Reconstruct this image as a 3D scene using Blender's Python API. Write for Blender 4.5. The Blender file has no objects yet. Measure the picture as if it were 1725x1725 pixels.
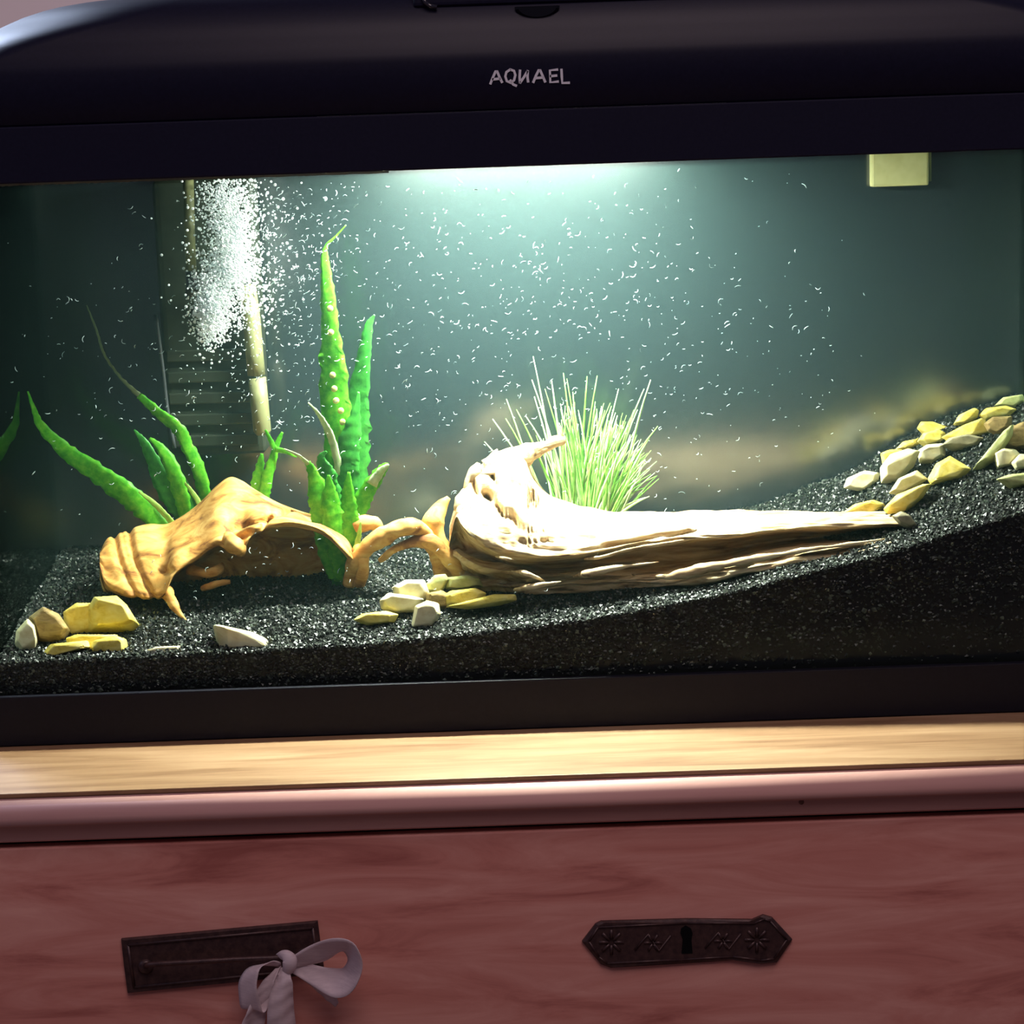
import bpy, bmesh, math, random
import numpy as np
from mathutils import Vector, Matrix, noise

random.seed(7)
rng = np.random.default_rng(11)
S = bpy.context.scene
COL = S.collection
PI = math.pi

# ------------------------------------------------------------------ camera
FPX, W = 3600.0, 1725.0
PITCH, ROLL = math.radians(10.42), math.radians(1.95)
CAM = Vector((-0.022, -1.508, 0.4376))
_F = Vector((0, math.cos(PITCH), -math.sin(PITCH)))
_R = Vector((1, 0, 0))
_U = Vector((0, math.sin(PITCH), math.cos(PITCH)))
_c, _s = math.cos(ROLL), math.sin(ROLL)
cam = bpy.data.cameras.new('camera')
cam.sensor_width = 36.0
cam.lens = 36.0 * FPX / W
cam.clip_start, cam.clip_end = 0.05, 50
cam_o = bpy.data.objects.new('camera', cam)
COL.objects.link(cam_o)
ax, ay, az = _R * _c - _U * _s, _R * _s + _U * _c, -_F
cam_o.matrix_world = Matrix(((ax.x, ay.x, az.x, CAM.x), (ax.y, ay.y, az.y, CAM.y), (ax.z, ay.z, az.z, CAM.z), (0, 0, 0, 1)))
S.camera = cam_o

# ------------------------------------------------------------------ world, room light, exposure
world = bpy.data.worlds.new('room')
S.world = world
world.use_nodes = True
wb = world.node_tree.nodes['Background']
wb.inputs['Color'].default_value = (0.66, 0.60, 1.0, 1)
wb.inputs['Strength'].default_value = 0.07

def area(name, loc, target, sx, sy, power, color):
    l = bpy.data.lights.new(name, 'AREA')
    l.shape, l.size, l.size_y, l.energy, l.color = 'RECTANGLE', sx, sy, power, color
    o = bpy.data.objects.new(name, l)
    COL.objects.link(o)
    o.location = loc
    o.rotation_euler = (Vector(target) - Vector(loc)).to_track_quat('-Z', 'Y').to_euler()
    return o
area('window_light', (-1.35, 1.35, 1.25), (-0.35, 0, 0.3), 0.65, 0.9, 62.0, (0.62, 0.74, 1.0))
area('room_ceiling_light', (0.2, -1.35, 1.9), (0, -0.1, -0.1), 1.3, 1.3, 18.5, (1.0, 0.76, 0.78))
area('side_fill_light', (-1.9, -0.75, 1.15), (-0.3, 0, 0.3), 0.9, 1.0, 2.5, (0.60, 0.68, 1.0))  # weak bluish fill added for the hood's left corner highlight, no known source
S.view_settings.view_transform = 'Standard'
S.view_settings.look = 'None'
S.view_settings.exposure = 0.0
S.view_settings.gamma = 1.0
S.view_settings.use_curve_mapping = False
S.cycles.volume_bounces = 1
S.cycles.transparent_max_bounces = 24

# ------------------------------------------------------------------ helpers
def at(px, py, Y):
    """the world point at depth Y that the photograph's pixel (px, py) shows"""
    dx, dy = px - 862.5, py - 862.5
    x, y = dx * _c - dy * _s, dy * _c + dx * _s
    d = _F * FPX + _R * x - _U * y
    return CAM + d * ((Y - CAM.y) / d.y)

def pxm(Y):
    return (Y - CAM.y) / FPX * 1.0

def mesh_obj(name, verts, faces, mats, parent=None, smooth=True, mat_idx=None):
    me = bpy.data.meshes.new(name)
    me.from_pydata([tuple(v) for v in verts], [], faces)
    me.validate()
    for m in (mats if isinstance(mats, (list, tuple)) else [mats]):
        me.materials.append(m)
    if smooth:
        me.polygons.foreach_set('use_smooth', [True] * len(me.polygons))
    if mat_idx is not None:
        me.polygons.foreach_set('material_index', mat_idx)
    o = bpy.data.objects.new(name, me)
    COL.objects.link(o)
    if parent is not None:
        o.parent = parent
    return o

def bm_obj(name, bm, mat, parent=None, smooth=False):
    bmesh.ops.recalc_face_normals(bm, faces=bm.faces[:])
    me = bpy.data.meshes.new(name)
    bm.to_mesh(me)
    bm.free()
    me.materials.append(mat)
    if smooth:
        me.polygons.foreach_set('use_smooth', [True] * len(me.polygons))
    o = bpy.data.objects.new(name, me)
    COL.objects.link(o)
    if parent is not None:
        o.parent = parent
    return o

def fix_normals(o):
    bm = bmesh.new()
    bm.from_mesh(o.data)
    bmesh.ops.recalc_face_normals(bm, faces=bm.faces[:])
    bm.to_mesh(o.data)
    bm.free()
    return o

def tag(o, label=None, cat=None, group=None, kind=None):
    if label: o['label'] = label
    if cat: o['category'] = cat
    if group: o['group'] = group
    if kind: o['kind'] = kind
    return o

def empty(name, loc, label, cat, group=None):
    o = bpy.data.objects.new(name, None)
    o.empty_display_size = 0.02
    COL.objects.link(o)
    o.location = loc
    return tag(o, label, cat, group)

def adopt(o, parent):
    """child in world coordinates under an Empty that only has a location"""
    o.parent = parent
    o.matrix_parent_inverse = Matrix.Translation(-Vector(parent.location))
    return o

def box(bm, x0, x1, y0, y1, z0, z1, bev=0.0, seg=2):
    r = bmesh.ops.create_cube(bm, size=1.0)
    vs = r['verts']
    bmesh.ops.scale(bm, vec=(x1 - x0, y1 - y0, z1 - z0), verts=vs)
    bmesh.ops.translate(bm, vec=((x0 + x1) / 2, (y0 + y1) / 2, (z0 + z1) / 2), verts=vs)
    if bev:
        es = list({e for v in vs for e in v.link_edges})
        bmesh.ops.bevel(bm, geom=es, offset=bev, segments=seg, affect='EDGES', profile=0.6)

def box_obj(name, x0, x1, y0, y1, z0, z1, mat, parent=None, bev=0.0, seg=2):
    bm = bmesh.new()
    box(bm, x0, x1, y0, y1, z0, z1, bev, seg)
    o = bm_obj(name, bm, mat)
    if parent is not None:
        adopt(o, parent)
    return o

def crom(pts, n, closed=False):
    """Catmull-Rom samples of a list of tuples"""
    P = np.array(pts, float)
    m = len(P)
    out = []
    N = n if closed else n
    for k in range(N):
        t = (k / n * m) if closed else (k / (n - 1) * (m - 1))
        i = int(t)
        if not closed and i >= m - 1:
            i = m - 2
        u = t - i
        if closed:
            p0, p1, p2, p3 = P[(i - 1) % m], P[i % m], P[(i + 1) % m], P[(i + 2) % m]
        else:
            p1, p2 = P[i], P[i + 1]
            p0 = P[i - 1] if i > 0 else 2 * p1 - p2
            p3 = P[i + 2] if i + 2 < m else 2 * p2 - p1
        out.append(0.5 * ((2 * p1) + (p2 - p0) * u + (2 * p0 - 5 * p1 + 4 * p2 - p3) * u * u + (3 * p1 - p0 - 3 * p2 + p3) * u ** 3))
    return np.array(out)

def tube_data(path, radii, sides=8, flat=1.0, flat_axis=None):
    """verts, faces of a tapered tube along path (list of Vector)"""
    vs, fs = [], []
    n = len(path)
    up = Vector((0, -1, 0))
    for i, p in enumerate(path):
        t = (path[min(i + 1, n - 1)] - path[max(i - 1, 0)])
        t = t.normalized() if t.length > 1e-9 else Vector((0, 0, 1))
        a = t.cross(up)
        a = a.normalized() if a.length > 1e-4 else Vector((1, 0, 0))
        b = t.cross(a).normalized()
        for k in range(sides):
            th = 2 * PI * k / sides
            vs.append(p + a * (math.cos(th) * radii[i]) + b * (math.sin(th) * radii[i] * flat))
    for i in range(n - 1):
        for k in range(sides):
            k2 = (k + 1) % sides
            fs.append((i * sides + k, i * sides + k2, (i + 1) * sides + k2, (i + 1) * sides + k))
    fs.append(tuple(range(sides - 1, -1, -1)))
    fs.append(tuple((n - 1) * sides + k for k in range(sides)))
    return vs, fs

def join(data):
    V, Fc = [], []
    for v, f in data:
        o = len(V)
        V += list(v)
        Fc += [tuple(i + o for i in q) for q in f]
    return V, Fc

# ------------------------------------------------------------------ materials
def mat(name):
    m = bpy.data.materials.new(name)
    m.use_nodes = True
    nt = m.node_tree
    return m, nt, nt.nodes['Principled BSDF'], nt.nodes['Material Output']

def simple(name, color, rough=0.5, spec=0.5, metal=0.0):
    m, nt, b, _ = mat(name)
    b.inputs['Base Color'].default_value = (*color, 1)
    b.inputs['Roughness'].default_value = rough
    b.inputs['Specular IOR Level'].default_value = spec
    b.inputs['Metallic'].default_value = metal
    return m

def noisy(name, stops, scale=(8, 8, 8), nscale=4.0, detail=6.0, rough=0.6, spec=0.4, bump=0.0, bump_dist=0.002, distort=0.0, transl=None, per_object=0.0):
    m, nt, b, out = mat(name)
    N, L = nt.nodes, nt.links
    tc = N.new('ShaderNodeTexCoord')
    mp = N.new('ShaderNodeMapping')
    mp.inputs['Scale'].default_value = scale
    L.new(tc.outputs['Object'], mp.inputs['Vector'])
    nz = N.new('ShaderNodeTexNoise')
    nz.inputs['Scale'].default_value = nscale
    nz.inputs['Detail'].default_value = detail
    nz.inputs['Roughness'].default_value = 0.62
    nz.inputs['Distortion'].default_value = distort
    L.new(mp.outputs[0], nz.inputs['Vector'])
    rp = N.new('ShaderNodeValToRGB')
    el = rp.color_ramp.elements
    el[0].position, el[0].color = stops[0][0], (*stops[0][1], 1)
    el[1].position, el[1].color = stops[-1][0], (*stops[-1][1], 1)
    for p, c in stops[1:-1]:
        e = el.new(p)
        e.color = (*c, 1)
    L.new(nz.outputs['Fac'], rp.inputs['Fac'])
    src = rp.outputs['Color']
    if per_object:
        oi = N.new('ShaderNodeObjectInfo')
        hs = N.new('ShaderNodeHueSaturation')
        mr = N.new('ShaderNodeMapRange')
        mr.inputs['To Min'].default_value, mr.inputs['To Max'].default_value = 1 - per_object, 1 + per_object
        L.new(oi.outputs['Random'], mr.inputs['Value'])
        L.new(mr.outputs[0], hs.inputs['Value'])
        L.new(src, hs.inputs['Color'])
        src = hs.outputs['Color']
    L.new(src, b.inputs['Base Color'])
    b.inputs['Roughness'].default_value = rough
    b.inputs['Specular IOR Level'].default_value = spec
    if bump:
        bp = N.new('ShaderNodeBump')
        bp.inputs['Strength'].default_value = bump
        bp.inputs['Distance'].default_value = bump_dist
        L.new(nz.outputs['Fac'], bp.inputs['Height'])
        L.new(bp.outputs[0], b.inputs['Normal'])
    if transl:
        tr = N.new('ShaderNodeBsdfTranslucent')
        L.new(src, tr.inputs['Color'])
        mx = N.new('ShaderNodeMixShader')
        mx.inputs[0].default_value = transl
        L.new(b.outputs[0], mx.inputs[1])
        L.new(tr.outputs[0], mx.inputs[2])
        L.new(mx.outputs[0], out.inputs['Surface'])
    return m

M_wall = noisy('wall_paint', [(0.3, (0.40, 0.26, 0.22)), (0.7, (0.44, 0.29, 0.25))], (1, 1, 1), 6, 3, 0.9, 0.2)
M_floor = noisy('floor_wood', [(0.3, (0.12, 0.06, 0.04)), (0.7, (0.2, 0.1, 0.06))], (1, 8, 1), 4, 4, 0.6)
M_drawer = noisy('cherry_wood', [(0.28, (0.40, 0.130, 0.105)), (0.45, (0.61, 0.245, 0.195)), (0.7, (0.76, 0.38, 0.31))], (4.0, 4.0, 24), 1.7, 9, 0.6, 0.25, 0.1, 0.001, 0.9)
M_top = noisy('top_wood', [(0.3, (0.16, 0.078, 0.038)), (0.5, (0.27, 0.155, 0.082)), (0.7, (0.36, 0.225, 0.13))], (2.5, 26, 26), 2.0, 7, 0.5, 0.3, 0.12, 0.0006, 0.6)
M_mould = noisy('moulding_wood', [(0.3, (0.56, 0.29, 0.26)), (0.7, (0.66, 0.38, 0.33))], (2, 20, 20), 2.0, 6, 0.5, 0.3)
M_gap = simple('painted_gap_shade', (0.02, 0.01, 0.01), 0.9, 0.1)
M_black = noisy('black_plastic', [(0.3, (0.005, 0.005, 0.016)), (0.7, (0.007, 0.007, 0.021))], (1, 1, 1), 400, 2, 0.42, 0.22)
M_frame = noisy('black_frame_plastic', [(0.3, (0.004, 0.004, 0.009)), (0.7, (0.006, 0.006, 0.012))], (1, 1, 1), 300, 2, 0.55, 0.22)
M_letter = simple('silver_print', (0.62, 0.62, 0.68), 0.45, 0.5)
M_bronze = noisy('aged_bronze', [(0.3, (0.035, 0.018, 0.020)), (0.7, (0.085, 0.045, 0.04))], (1, 1, 1), 220, 4, 0.42, 0.5, 0.3, 0.0006)
M_bronze.node_tree.nodes['Principled BSDF'].inputs['Metallic'].default_value = 0.35
M_ribbon = noisy('ribbon_satin', [(0.3, (0.72, 0.60, 0.63)), (0.7, (0.84, 0.72, 0.74))], (40, 40, 300), 3, 3, 0.6, 0.3, 0.1, 0.0006, transl=0.25)
M_drift = noisy('driftwood', [(0.30, (0.15, 0.075, 0.032)), (0.43, (0.46, 0.31, 0.16)), (0.6, (0.66, 0.52, 0.32))], (14, 70, 70), 2.0, 8, 0.75, 0.2, 0.5, 0.0016, 0.5)
M_root = noisy('orange_driftwood', [(0.34, (0.17, 0.062, 0.018)), (0.48, (0.50, 0.25, 0.06)), (0.68, (0.72, 0.47, 0.16))], (22, 40, 40), 1.6, 7, 0.7, 0.2, 0.4, 0.0014, 0.8)
M_leaf = noisy('fern_leaf', [(0.3, (0.055, 0.36, 0.014)), (0.5, (0.11, 0.50, 0.02)), (0.7, (0.22, 0.62, 0.04))], (60, 60, 60), 3, 4, 0.45, 0.4, 0.4, 0.001, transl=0.45)
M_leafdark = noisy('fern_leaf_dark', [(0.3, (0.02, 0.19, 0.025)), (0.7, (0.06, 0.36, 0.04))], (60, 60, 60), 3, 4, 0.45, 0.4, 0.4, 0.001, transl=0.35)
M_leafpale = noisy('fern_leaf_pale', [(0.3, (0.35, 0.50, 0.22)), (0.7, (0.60, 0.68, 0.42))], (60, 60, 60), 3, 4, 0.5, 0.3, transl=0.3)
M_leaflime = noisy('fern_leaf_lime', [(0.3, (0.30, 0.58, 0.08)), (0.7, (0.48, 0.70, 0.18))], (60, 60, 60), 3, 4, 0.5, 0.3, transl=0.4)
M_stem = simple('fern_stalk', (0.10, 0.13, 0.06), 0.6, 0.3)
M_spot = simple('spore_spots', (0.50, 0.56, 0.16), 0.6, 0.3)
M_blade = noisy('grass_blade', [(0.3, (0.16, 0.45, 0.06)), (0.7, (0.36, 0.62, 0.16))], (30, 30, 30), 3, 2, 0.5, 0.3, transl=0.35, per_object=0.35)
M_bladepale = noisy('grass_blade_pale', [(0.3, (0.42, 0.60, 0.28)), (0.7, (0.6, 0.72, 0.42))], (30, 30, 30), 3, 2, 0.5, 0.3, transl=0.35, per_object=0.2)
STONE = {
    'yellow': noisy('yellow_stone', [(0.3, (0.52, 0.35, 0.05)), (0.45, (0.80, 0.62, 0.11)), (0.65, (0.90, 0.77, 0.26))], (40, 40, 70), 1.6, 6, 0.6, 0.3, 0.5, 0.0015, 0.6, per_object=0.12),
    'pale': noisy('cream_stone', [(0.3, (0.60, 0.50, 0.24)), (0.6, (0.80, 0.74, 0.48))], (40, 40, 60), 1.5, 6, 0.6, 0.3, 0.4, 0.0015, 0.6, per_object=0.1),
    'brown': noisy('brown_stone', [(0.3, (0.16, 0.10, 0.035)), (0.6, (0.38, 0.27, 0.10))], (40, 40, 90), 1.8, 6, 0.65, 0.3, 0.6, 0.002, 0.8, per_object=0.12),
    'grey': noisy('grey_stone', [(0.3, (0.17, 0.15, 0.09)), (0.6, (0.34, 0.30, 0.18))], (40, 40, 60), 1.6, 6, 0.7, 0.3, 0.5, 0.0015, 0.6),
    'green': noisy('greenish_stone', [(0.3, (0.30, 0.33, 0.11)), (0.6, (0.55, 0.56, 0.24))], (40, 40, 60), 1.6, 6, 0.65, 0.3, 0.4, 0.0015, 0.6),
}
M_filter = noisy('filter_plastic', [(0.3, (0.010, 0.014, 0.009)), (0.7, (0.018, 0.023, 0.014))], (1, 1, 1), 120, 3, 0.45, 0.4)
M_strip = noisy('pale_yellow_plastic', [(0.3, (0.125, 0.13, 0.055)), (0.7, (0.18, 0.18, 0.085))], (1, 1, 1), 60, 3, 0.5, 0.4)
M_clip = noisy('cream_yellow_plastic', [(0.3, (0.36, 0.35, 0.155)), (0.7, (0.44, 0.43, 0.21))], (1, 1, 1), 90, 3, 0.5, 0.4)
M_bubble = noisy('air_bubble_white', [(0.3, (0.88, 0.92, 0.94)), (0.7, (0.95, 0.97, 0.97))], (1, 1, 1), 50, 1, 0.25, 0.6, transl=0.55)
M_speck = simple('particle_white', (0.6, 0.7, 0.7), 0.5, 0.5)
M_hose = simple('dark_hose', (0.03, 0.03, 0.035), 0.4, 0.5)

# clear glass
M_glass = bpy.data.materials.new('clear_glass')
M_glass.use_nodes = True
_n = M_glass.node_tree
_n.nodes.remove(_n.nodes['Principled BSDF'])
_t = _n.nodes.new('ShaderNodeBsdfTransparent')
_t.inputs['Color'].default_value = (0.94, 0.98, 0.965, 1)
_n.links.new(_t.outputs[0], _n.nodes['Material Output'].inputs['Surface'])
# side glass, mirror-like seen from inside the water
M_side = bpy.data.materials.new('side_glass')
M_side.use_nodes = True
_n = M_side.node_tree
_n.nodes.remove(_n.nodes['Principled BSDF'])
_t = _n.nodes.new('ShaderNodeBsdfTransparent')
_t.inputs['Color'].default_value = (0.9, 0.96, 0.94, 1)
_g = _n.nodes.new('ShaderNodeBsdfGlossy')
_g.inputs['Color'].default_value = (0.72, 0.80, 0.76, 1)
_g.inputs['Roughness'].default_value = 0.03
_m = _n.nodes.new('ShaderNodeMixShader')
_f = _n.nodes.new('ShaderNodeFresnel')
_f.inputs['IOR'].default_value = 1.33
_n.links.new(_f.outputs[0], _m.inputs[0])
_n.links.new(_t.outputs[0], _m.inputs[1])
_n.links.new(_g.outputs[0], _m.inputs[2])
_n.links.new(_m.outputs[0], _n.nodes['Material Output'].inputs['Surface'])
# dark glossy backing behind the rear glass
M_back, nt, b, _ = mat('dark_backing')
b.inputs['Base Color'].default_value = (0.009, 0.0145, 0.0175, 1)
b.inputs['Roughness'].default_value = 0.2
b.inputs['Specular IOR Level'].default_value = 1.0
b.inputs['IOR'].default_value = 1.65
# water: light scattered by the fine haze
M_water = bpy.data.materials.new('hazy_water')
M_water.use_nodes = True
_n = M_water.node_tree
_n.nodes.remove(_n.nodes['Principled BSDF'])
_v = _n.nodes.new('ShaderNodeVolumeScatter')
_v.inputs['Color'].default_value = (0.50, 0.95, 0.90, 1)
_v.inputs['Density'].default_value = 0.085
_v.inputs['Anisotropy'].default_value = 0.2
_n.links.new(_v.outputs[0], _n.nodes['Material Output'].inputs['Volume'])
# gravel
M_gravel, nt, b, _ = mat('black_gravel')
vc = nt.nodes.new('ShaderNodeAttribute')
vc.attribute_name = 'shade'
mr = nt.nodes.new('ShaderNodeValToRGB')
mr.color_ramp.elements[0].color = (0.006, 0.007, 0.007, 1)
mr.color_ramp.elements[0].position = 0.0
mr.color_ramp.elements[1].color = (0.10, 0.12, 0.095, 1)
e_ = mr.color_ramp.elements.new(0.75); e_.color = (0.014, 0.019, 0.014, 1)
e_ = mr.color_ramp.elements.new(0.92); e_.color = (0.026, 0.033, 0.025, 1)
nt.links.new(vc.outputs['Fac'], mr.inputs['Fac'])
nt.links.new(mr.outputs['Color'], b.inputs['Base Color'])
b.inputs['Roughness'].default_value = 0.4
b.inputs['Specular IOR Level'].default_value = 0.5

# ------------------------------------------------------------------ room
bm = bmesh.new(); box(bm, -3, 3, 1.9, 2.0, -0.8, 2.2)
tag(bm_obj('wall_back', bm, M_wall), 'plain dusty pink wall behind the aquarium', None, kind='structure')
bm = bmesh.new(); box(bm, -3, 3, -3, 2.0, -0.85, -0.8)
tag(bm_obj('floor', bm, M_floor), 'dark wooden floor below the cabinet', None, kind='structure')

# ------------------------------------------------------------------ cabinet
YF = -0.1180                      # front of the top board
YD = -0.1185                      # drawer front
cab = empty('drawer_cabinet', (0, 0.1, -0.8), 'reddish wooden drawer cabinet carrying the aquarium', 'cabinet')
box_obj('top_board', -0.56, 0.56, YF, 0.36, -0.0035, 0.0, M_top, cab, 0.0009)
# moulding: profile swept along X
prof = [(-0.1150, -0.0035), (-0.1200, -0.0042), (-0.1245, -0.0062), (-0.1280, -0.0100), (-0.1295, -0.0145), (-0.1295, -0.0185), (-0.1265, -0.0207),
        (-0.1225, -0.0222), (-0.1220, -0.0320), (-0.1205, -0.0336), (-0.09, -0.0336), (0.0, -0.0336), (0.0, -0.0035)]
vs, fs = [], []
for x in (-0.57, 0.57):
    vs += [Vector((x, y, z)) for y, z in prof]
n = len(prof)
for k in range(n):
    fs.append((k, (k + 1) % n, n + (k + 1) % n, n + k))
fs += [tuple(range(n)), tuple(range(2 * n - 1, n - 1, -1))]
mo = adopt(fix_normals(mesh_obj('moulding', vs, fs, M_mould, smooth=True)), cab)
kn = Vector(at(1350, 1351, -0.1222))
vs, fs = tube_data([kn + Vector((0, 0.002, 0)), kn + Vector((0, -0.0006, 0))], [0.0022, 0.0018], 10)
adopt(mesh_obj('wood_knot', vs, fs, simple('knot_wood', (0.2, 0.09, 0.06), 0.7)), cab)
box_obj('carcass', -0.55, 0.55, YD + 0.012, 0.35, -0.8, -0.0335, M_drawer, cab)
box_obj('gap_shade_sheet', -0.54, 0.54, YD + 0.0105, YD + 0.0119, -0.26, -0.0335, M_gap, cab)  # thin dark sheet behind the drawer gaps, their shade put into its colour
dr = box_obj('drawer', -0.535, 0.535, YD, YD + 0.0105, -0.235, -0.0386, M_drawer, cab, 0.0012)
box_obj('drawer', -0.535, 0.535, YD, YD + 0.0105, -0.44, -0.239, M_drawer, cab, 0.0012)

def sub(o, parent):
    """sub-part in world coordinates of a part that itself sits in world coordinates under the cabinet"""
    o.parent = parent
    o.matrix_parent_inverse = Matrix.Identity(4)
    return o

def plate(name, pxs, Y, th, m, parent, inset=0.0025):
    bm = bmesh.new()
    ps = [at(x, y, Y) for x, y in pxs]
    c = sum(ps, Vector()) / len(ps)
    rings = [[p + Vector((0, th, 0)) for p in ps], [p.copy() for p in ps], []]
    for p in ps:
        d = (c - p); d.normalize()
        rings[2].append(p + d * inset + Vector((0, -th * 0.55, 0)))
    V = [[bm.verts.new(p) for p in r] for r in rings]
    k = len(ps)
    for a, b_ in ((0, 1), (1, 2)):
        for i in range(k):
            bm.faces.new((V[a][i], V[a][(i + 1) % k], V[b_][(i + 1) % k], V[b_][i]))
    bm.faces.new(V[2]); bm.faces.new(V[0][::-1])
    return sub(bm_obj(name, bm, m), parent)

YP = YD - 0.0022
hp = plate('handle_plate', [(204, 1582), (535, 1552), (541, 1600), (547, 1640), (215, 1673), (209, 1628)], YP, 0.0021, M_bronze, dr)
tag(hp, 'dark bronze rectangular handle plate')
# raised border of the handle plate
def stroke_tube(pts, Y, r, sides=6, closed=False):
    path = [at(x, y, Y) for x, y in pts]
    if closed:
        path.append(path[0])
    return tube_data(path, [r] * len(path), sides)
vs, fs = join([stroke_tube([(216, 1592), (527, 1563)], YP - 0.0012, 0.0011), stroke_tube([(527, 1563), (536, 1632)], YP - 0.0012, 0.0011),
               stroke_tube([(536, 1632), (226, 1663)], YP - 0.0012, 0.0011), stroke_tube([(226, 1663), (216, 1592)], YP - 0.0012, 0.0011)])
sub(mesh_obj('plate_border', vs, fs, M_bronze), dr)
bp = [(246, 1627, 0.004), (247, 1626, -0.008), (262, 1624, -0.0125), (330, 1620, -0.0135), (400, 1616, -0.0135), (470, 1613, -0.0135), (500, 1610, -0.0125), (512, 1608, -0.008), (513, 1608, 0.004)]
path = [Vector(p) for p in crom([tuple(at(x, y, YP + d)) for x, y, d in bp], 40)]
vs, fs = tube_data(path, [0.0019] * 40, 10)
sub(mesh_obj('bail_handle', vs, fs, M_bronze), dr)
for px, py in ((246, 1627), (513, 1608)):
    p = at(px, py, YP)
    vs, fs = tube_data([p + Vector((0, 0.002, 0)), p + Vector((0, -0.003, 0)), p + Vector((0, -0.0042, 0))], [0.0058, 0.0052, 0.003], 14)
    sub(mesh_obj('handle_rosette', vs, fs, M_bronze), dr)

def z6(pts):
    return [(900 + x / 3.2547, 1480 + y / 3.2547) for x, y in pts]
hexo = z6([(262, 345), (335, 250), (365, 235), (840, 222), (1195, 226), (1255, 200), (1305, 215), (1415, 335), (1330, 460), (1245, 470), (1090, 448), (840, 465), (420, 490), (365, 470)])
kp = plate('keyhole_plate', hexo, YP, 0.0021, M_bronze, dr)
tag(kp, 'dark bronze keyhole plate with pointed ends and worn relief')
rel = []
bord = z6([(300, 345), (350, 268), (840, 243), (1205, 246), (1262, 222), (1295, 235), (1385, 335), (1315, 440), (1245, 448), (1090, 428), (840, 443), (400, 465), (355, 430)])
for i in range(len(bord)):
    rel.append(stroke_tube([bord[i], bord[(i + 1) % len(bord)]], YP - 0.0013, 0.0008, 5))
vs, fs = join(rel)
sub(mesh_obj('plate_border', vs, fs, M_bronze), dr)
def petals(cx, cy, k, r0, r1, rad):
    d = []
    for i in range(k):
        a = 2 * PI * i / k
        d.append(stroke_tube([(cx + r0 * math.cos(a), cy + r0 * math.sin(a)), (cx + 0.5 * (r0 + r1) * math.cos(a), cy + 0.5 * (r0 + r1) * math.sin(a)), (cx + r1 * math.cos(a), cy + r1 * math.sin(a))], YP - 0.0012, rad, 6))
    return join(d)
for cx, cy in ((1275, 1583), (1030, 1587)):
    vs, fs = petals(cx, cy, 8, 5, 21, 0.0012)
    sub(mesh_obj('leaf_relief', vs, fs, M_bronze), dr)
for cx, cy in ((1100, 1588), (1218, 1585)):
    vs, fs = join([petals(cx, cy, 6, 3, 15, 0.001), stroke_tube([(cx - 30, cy + 12), (cx - 8, cy - 14), (cx + 10, cy + 14), (cx + 30, cy - 12)], YP - 0.0012, 0.0009, 6)])
    sub(mesh_obj('scroll_relief', vs, fs, M_bronze), dr)
ks = [at(x, y, YP - 0.0016) for x, y in z6([(805, 275), (830, 258), (860, 275), (868, 300), (862, 335), (868, 410), (808, 412), (814, 335), (802, 300)])]
bm = bmesh.new()
f = bm.faces.new([bm.verts.new(p) for p in ks])
r = bmesh.ops.extrude_face_region(bm, geom=[f])
bmesh.ops.translate(bm, vec=(0, 0.0012, 0), verts=[v for v in r['geom'] if isinstance(v, bmesh.types.BMVert)])
sub(bm_obj('keyhole', bm, simple('keyhole_dark', (0.003, 0.003, 0.004), 0.9, 0.1)), dr)

# ------------------------------------------------------------------ ribbon bow on the handle
bow = empty('ribbon_bow', at(478, 1625, YP - 0.014), 'pale pinkish white ribbon tied in a bow on the drawer handle', 'ribbon')
def ribbon(name, ctr, wdir, width, n=40, th=0.0005, curl=0.0):
    """ctr: (px,py,dY); wdir/width keyed along the path"""
    C = crom([tuple(at(x, y, YP + d)) for x, y, d in ctr], n)
    D = crom(wdir, n)
    Wd = crom([(w,) for w in width], n)[:, 0]
    vs, fs = [], []
    m = 7
    for i in range(n):
        d = Vector(D[i]).normalized()
        t = Vector(C[min(i + 1, n - 1)] - C[max(i - 1, 0)]).normalized()
        nn = t.cross(d)
        for k in range(m):
            u = k / (m - 1) - 0.5
            vs.append(Vector(C[i]) + d * (u * Wd[i]) + nn * (curl * math.cos(u * 2 * PI) * Wd[i] + 0.0004 * math.sin(i * 0.9 + k)))
    for i in range(n - 1):
        for k in range(m - 1):
            fs.append((i * m + k, i * m + k + 1, (i + 1) * m + k + 1, (i + 1) * m + k))
    o = adopt(mesh_obj(name, vs, fs, M_ribbon), bow)
    md = o.modifiers.new('thickness', 'SOLIDIFY')
    md.thickness = th
    return o
ribbon('bow_loop', [(484, 1624, -0.016), (515, 1612, -0.018), (555, 1598, -0.022), (588, 1596, -0.026), (598, 1622, -0.025), (588, 1648, -0.021), (560, 1656, -0.017), (520, 1640, -0.015), (486, 1628, -0.014)],
       [(0, -0.4, 1), (0.1, -0.5, 1), (0.25, -0.7, 1), (0.5, -1, 0.6), (0.6, -1, 0.15), (0.45, -1, -0.4), (0.2, -0.7, -0.9), (0, -0.5, -1), (0, -0.4, -1)],
       [0.008, 0.018, 0.026, 0.026, 0.022, 0.022, 0.021, 0.013, 0.006])
ribbon('bow_loop', [(474, 1626, -0.014), (450, 1624, -0.018), (425, 1636, -0.022), (418, 1665, -0.022), (425, 1700, -0.019), (440, 1690, -0.016), (455, 1655, -0.015), (472, 1630, -0.014)],
       [(0, -0.6, 1), (0.3, -1, 0.6), (0.8, -1, 0.2), (1, -0.8, 0.1), (1, -0.5, 0), (1, -0.7, 0.1), (0.8, -1, 0.1), (0.4, -1, 0.5)],
       [0.006, 0.012, 0.016, 0.018, 0.017, 0.015, 0.012, 0.006])
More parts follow.
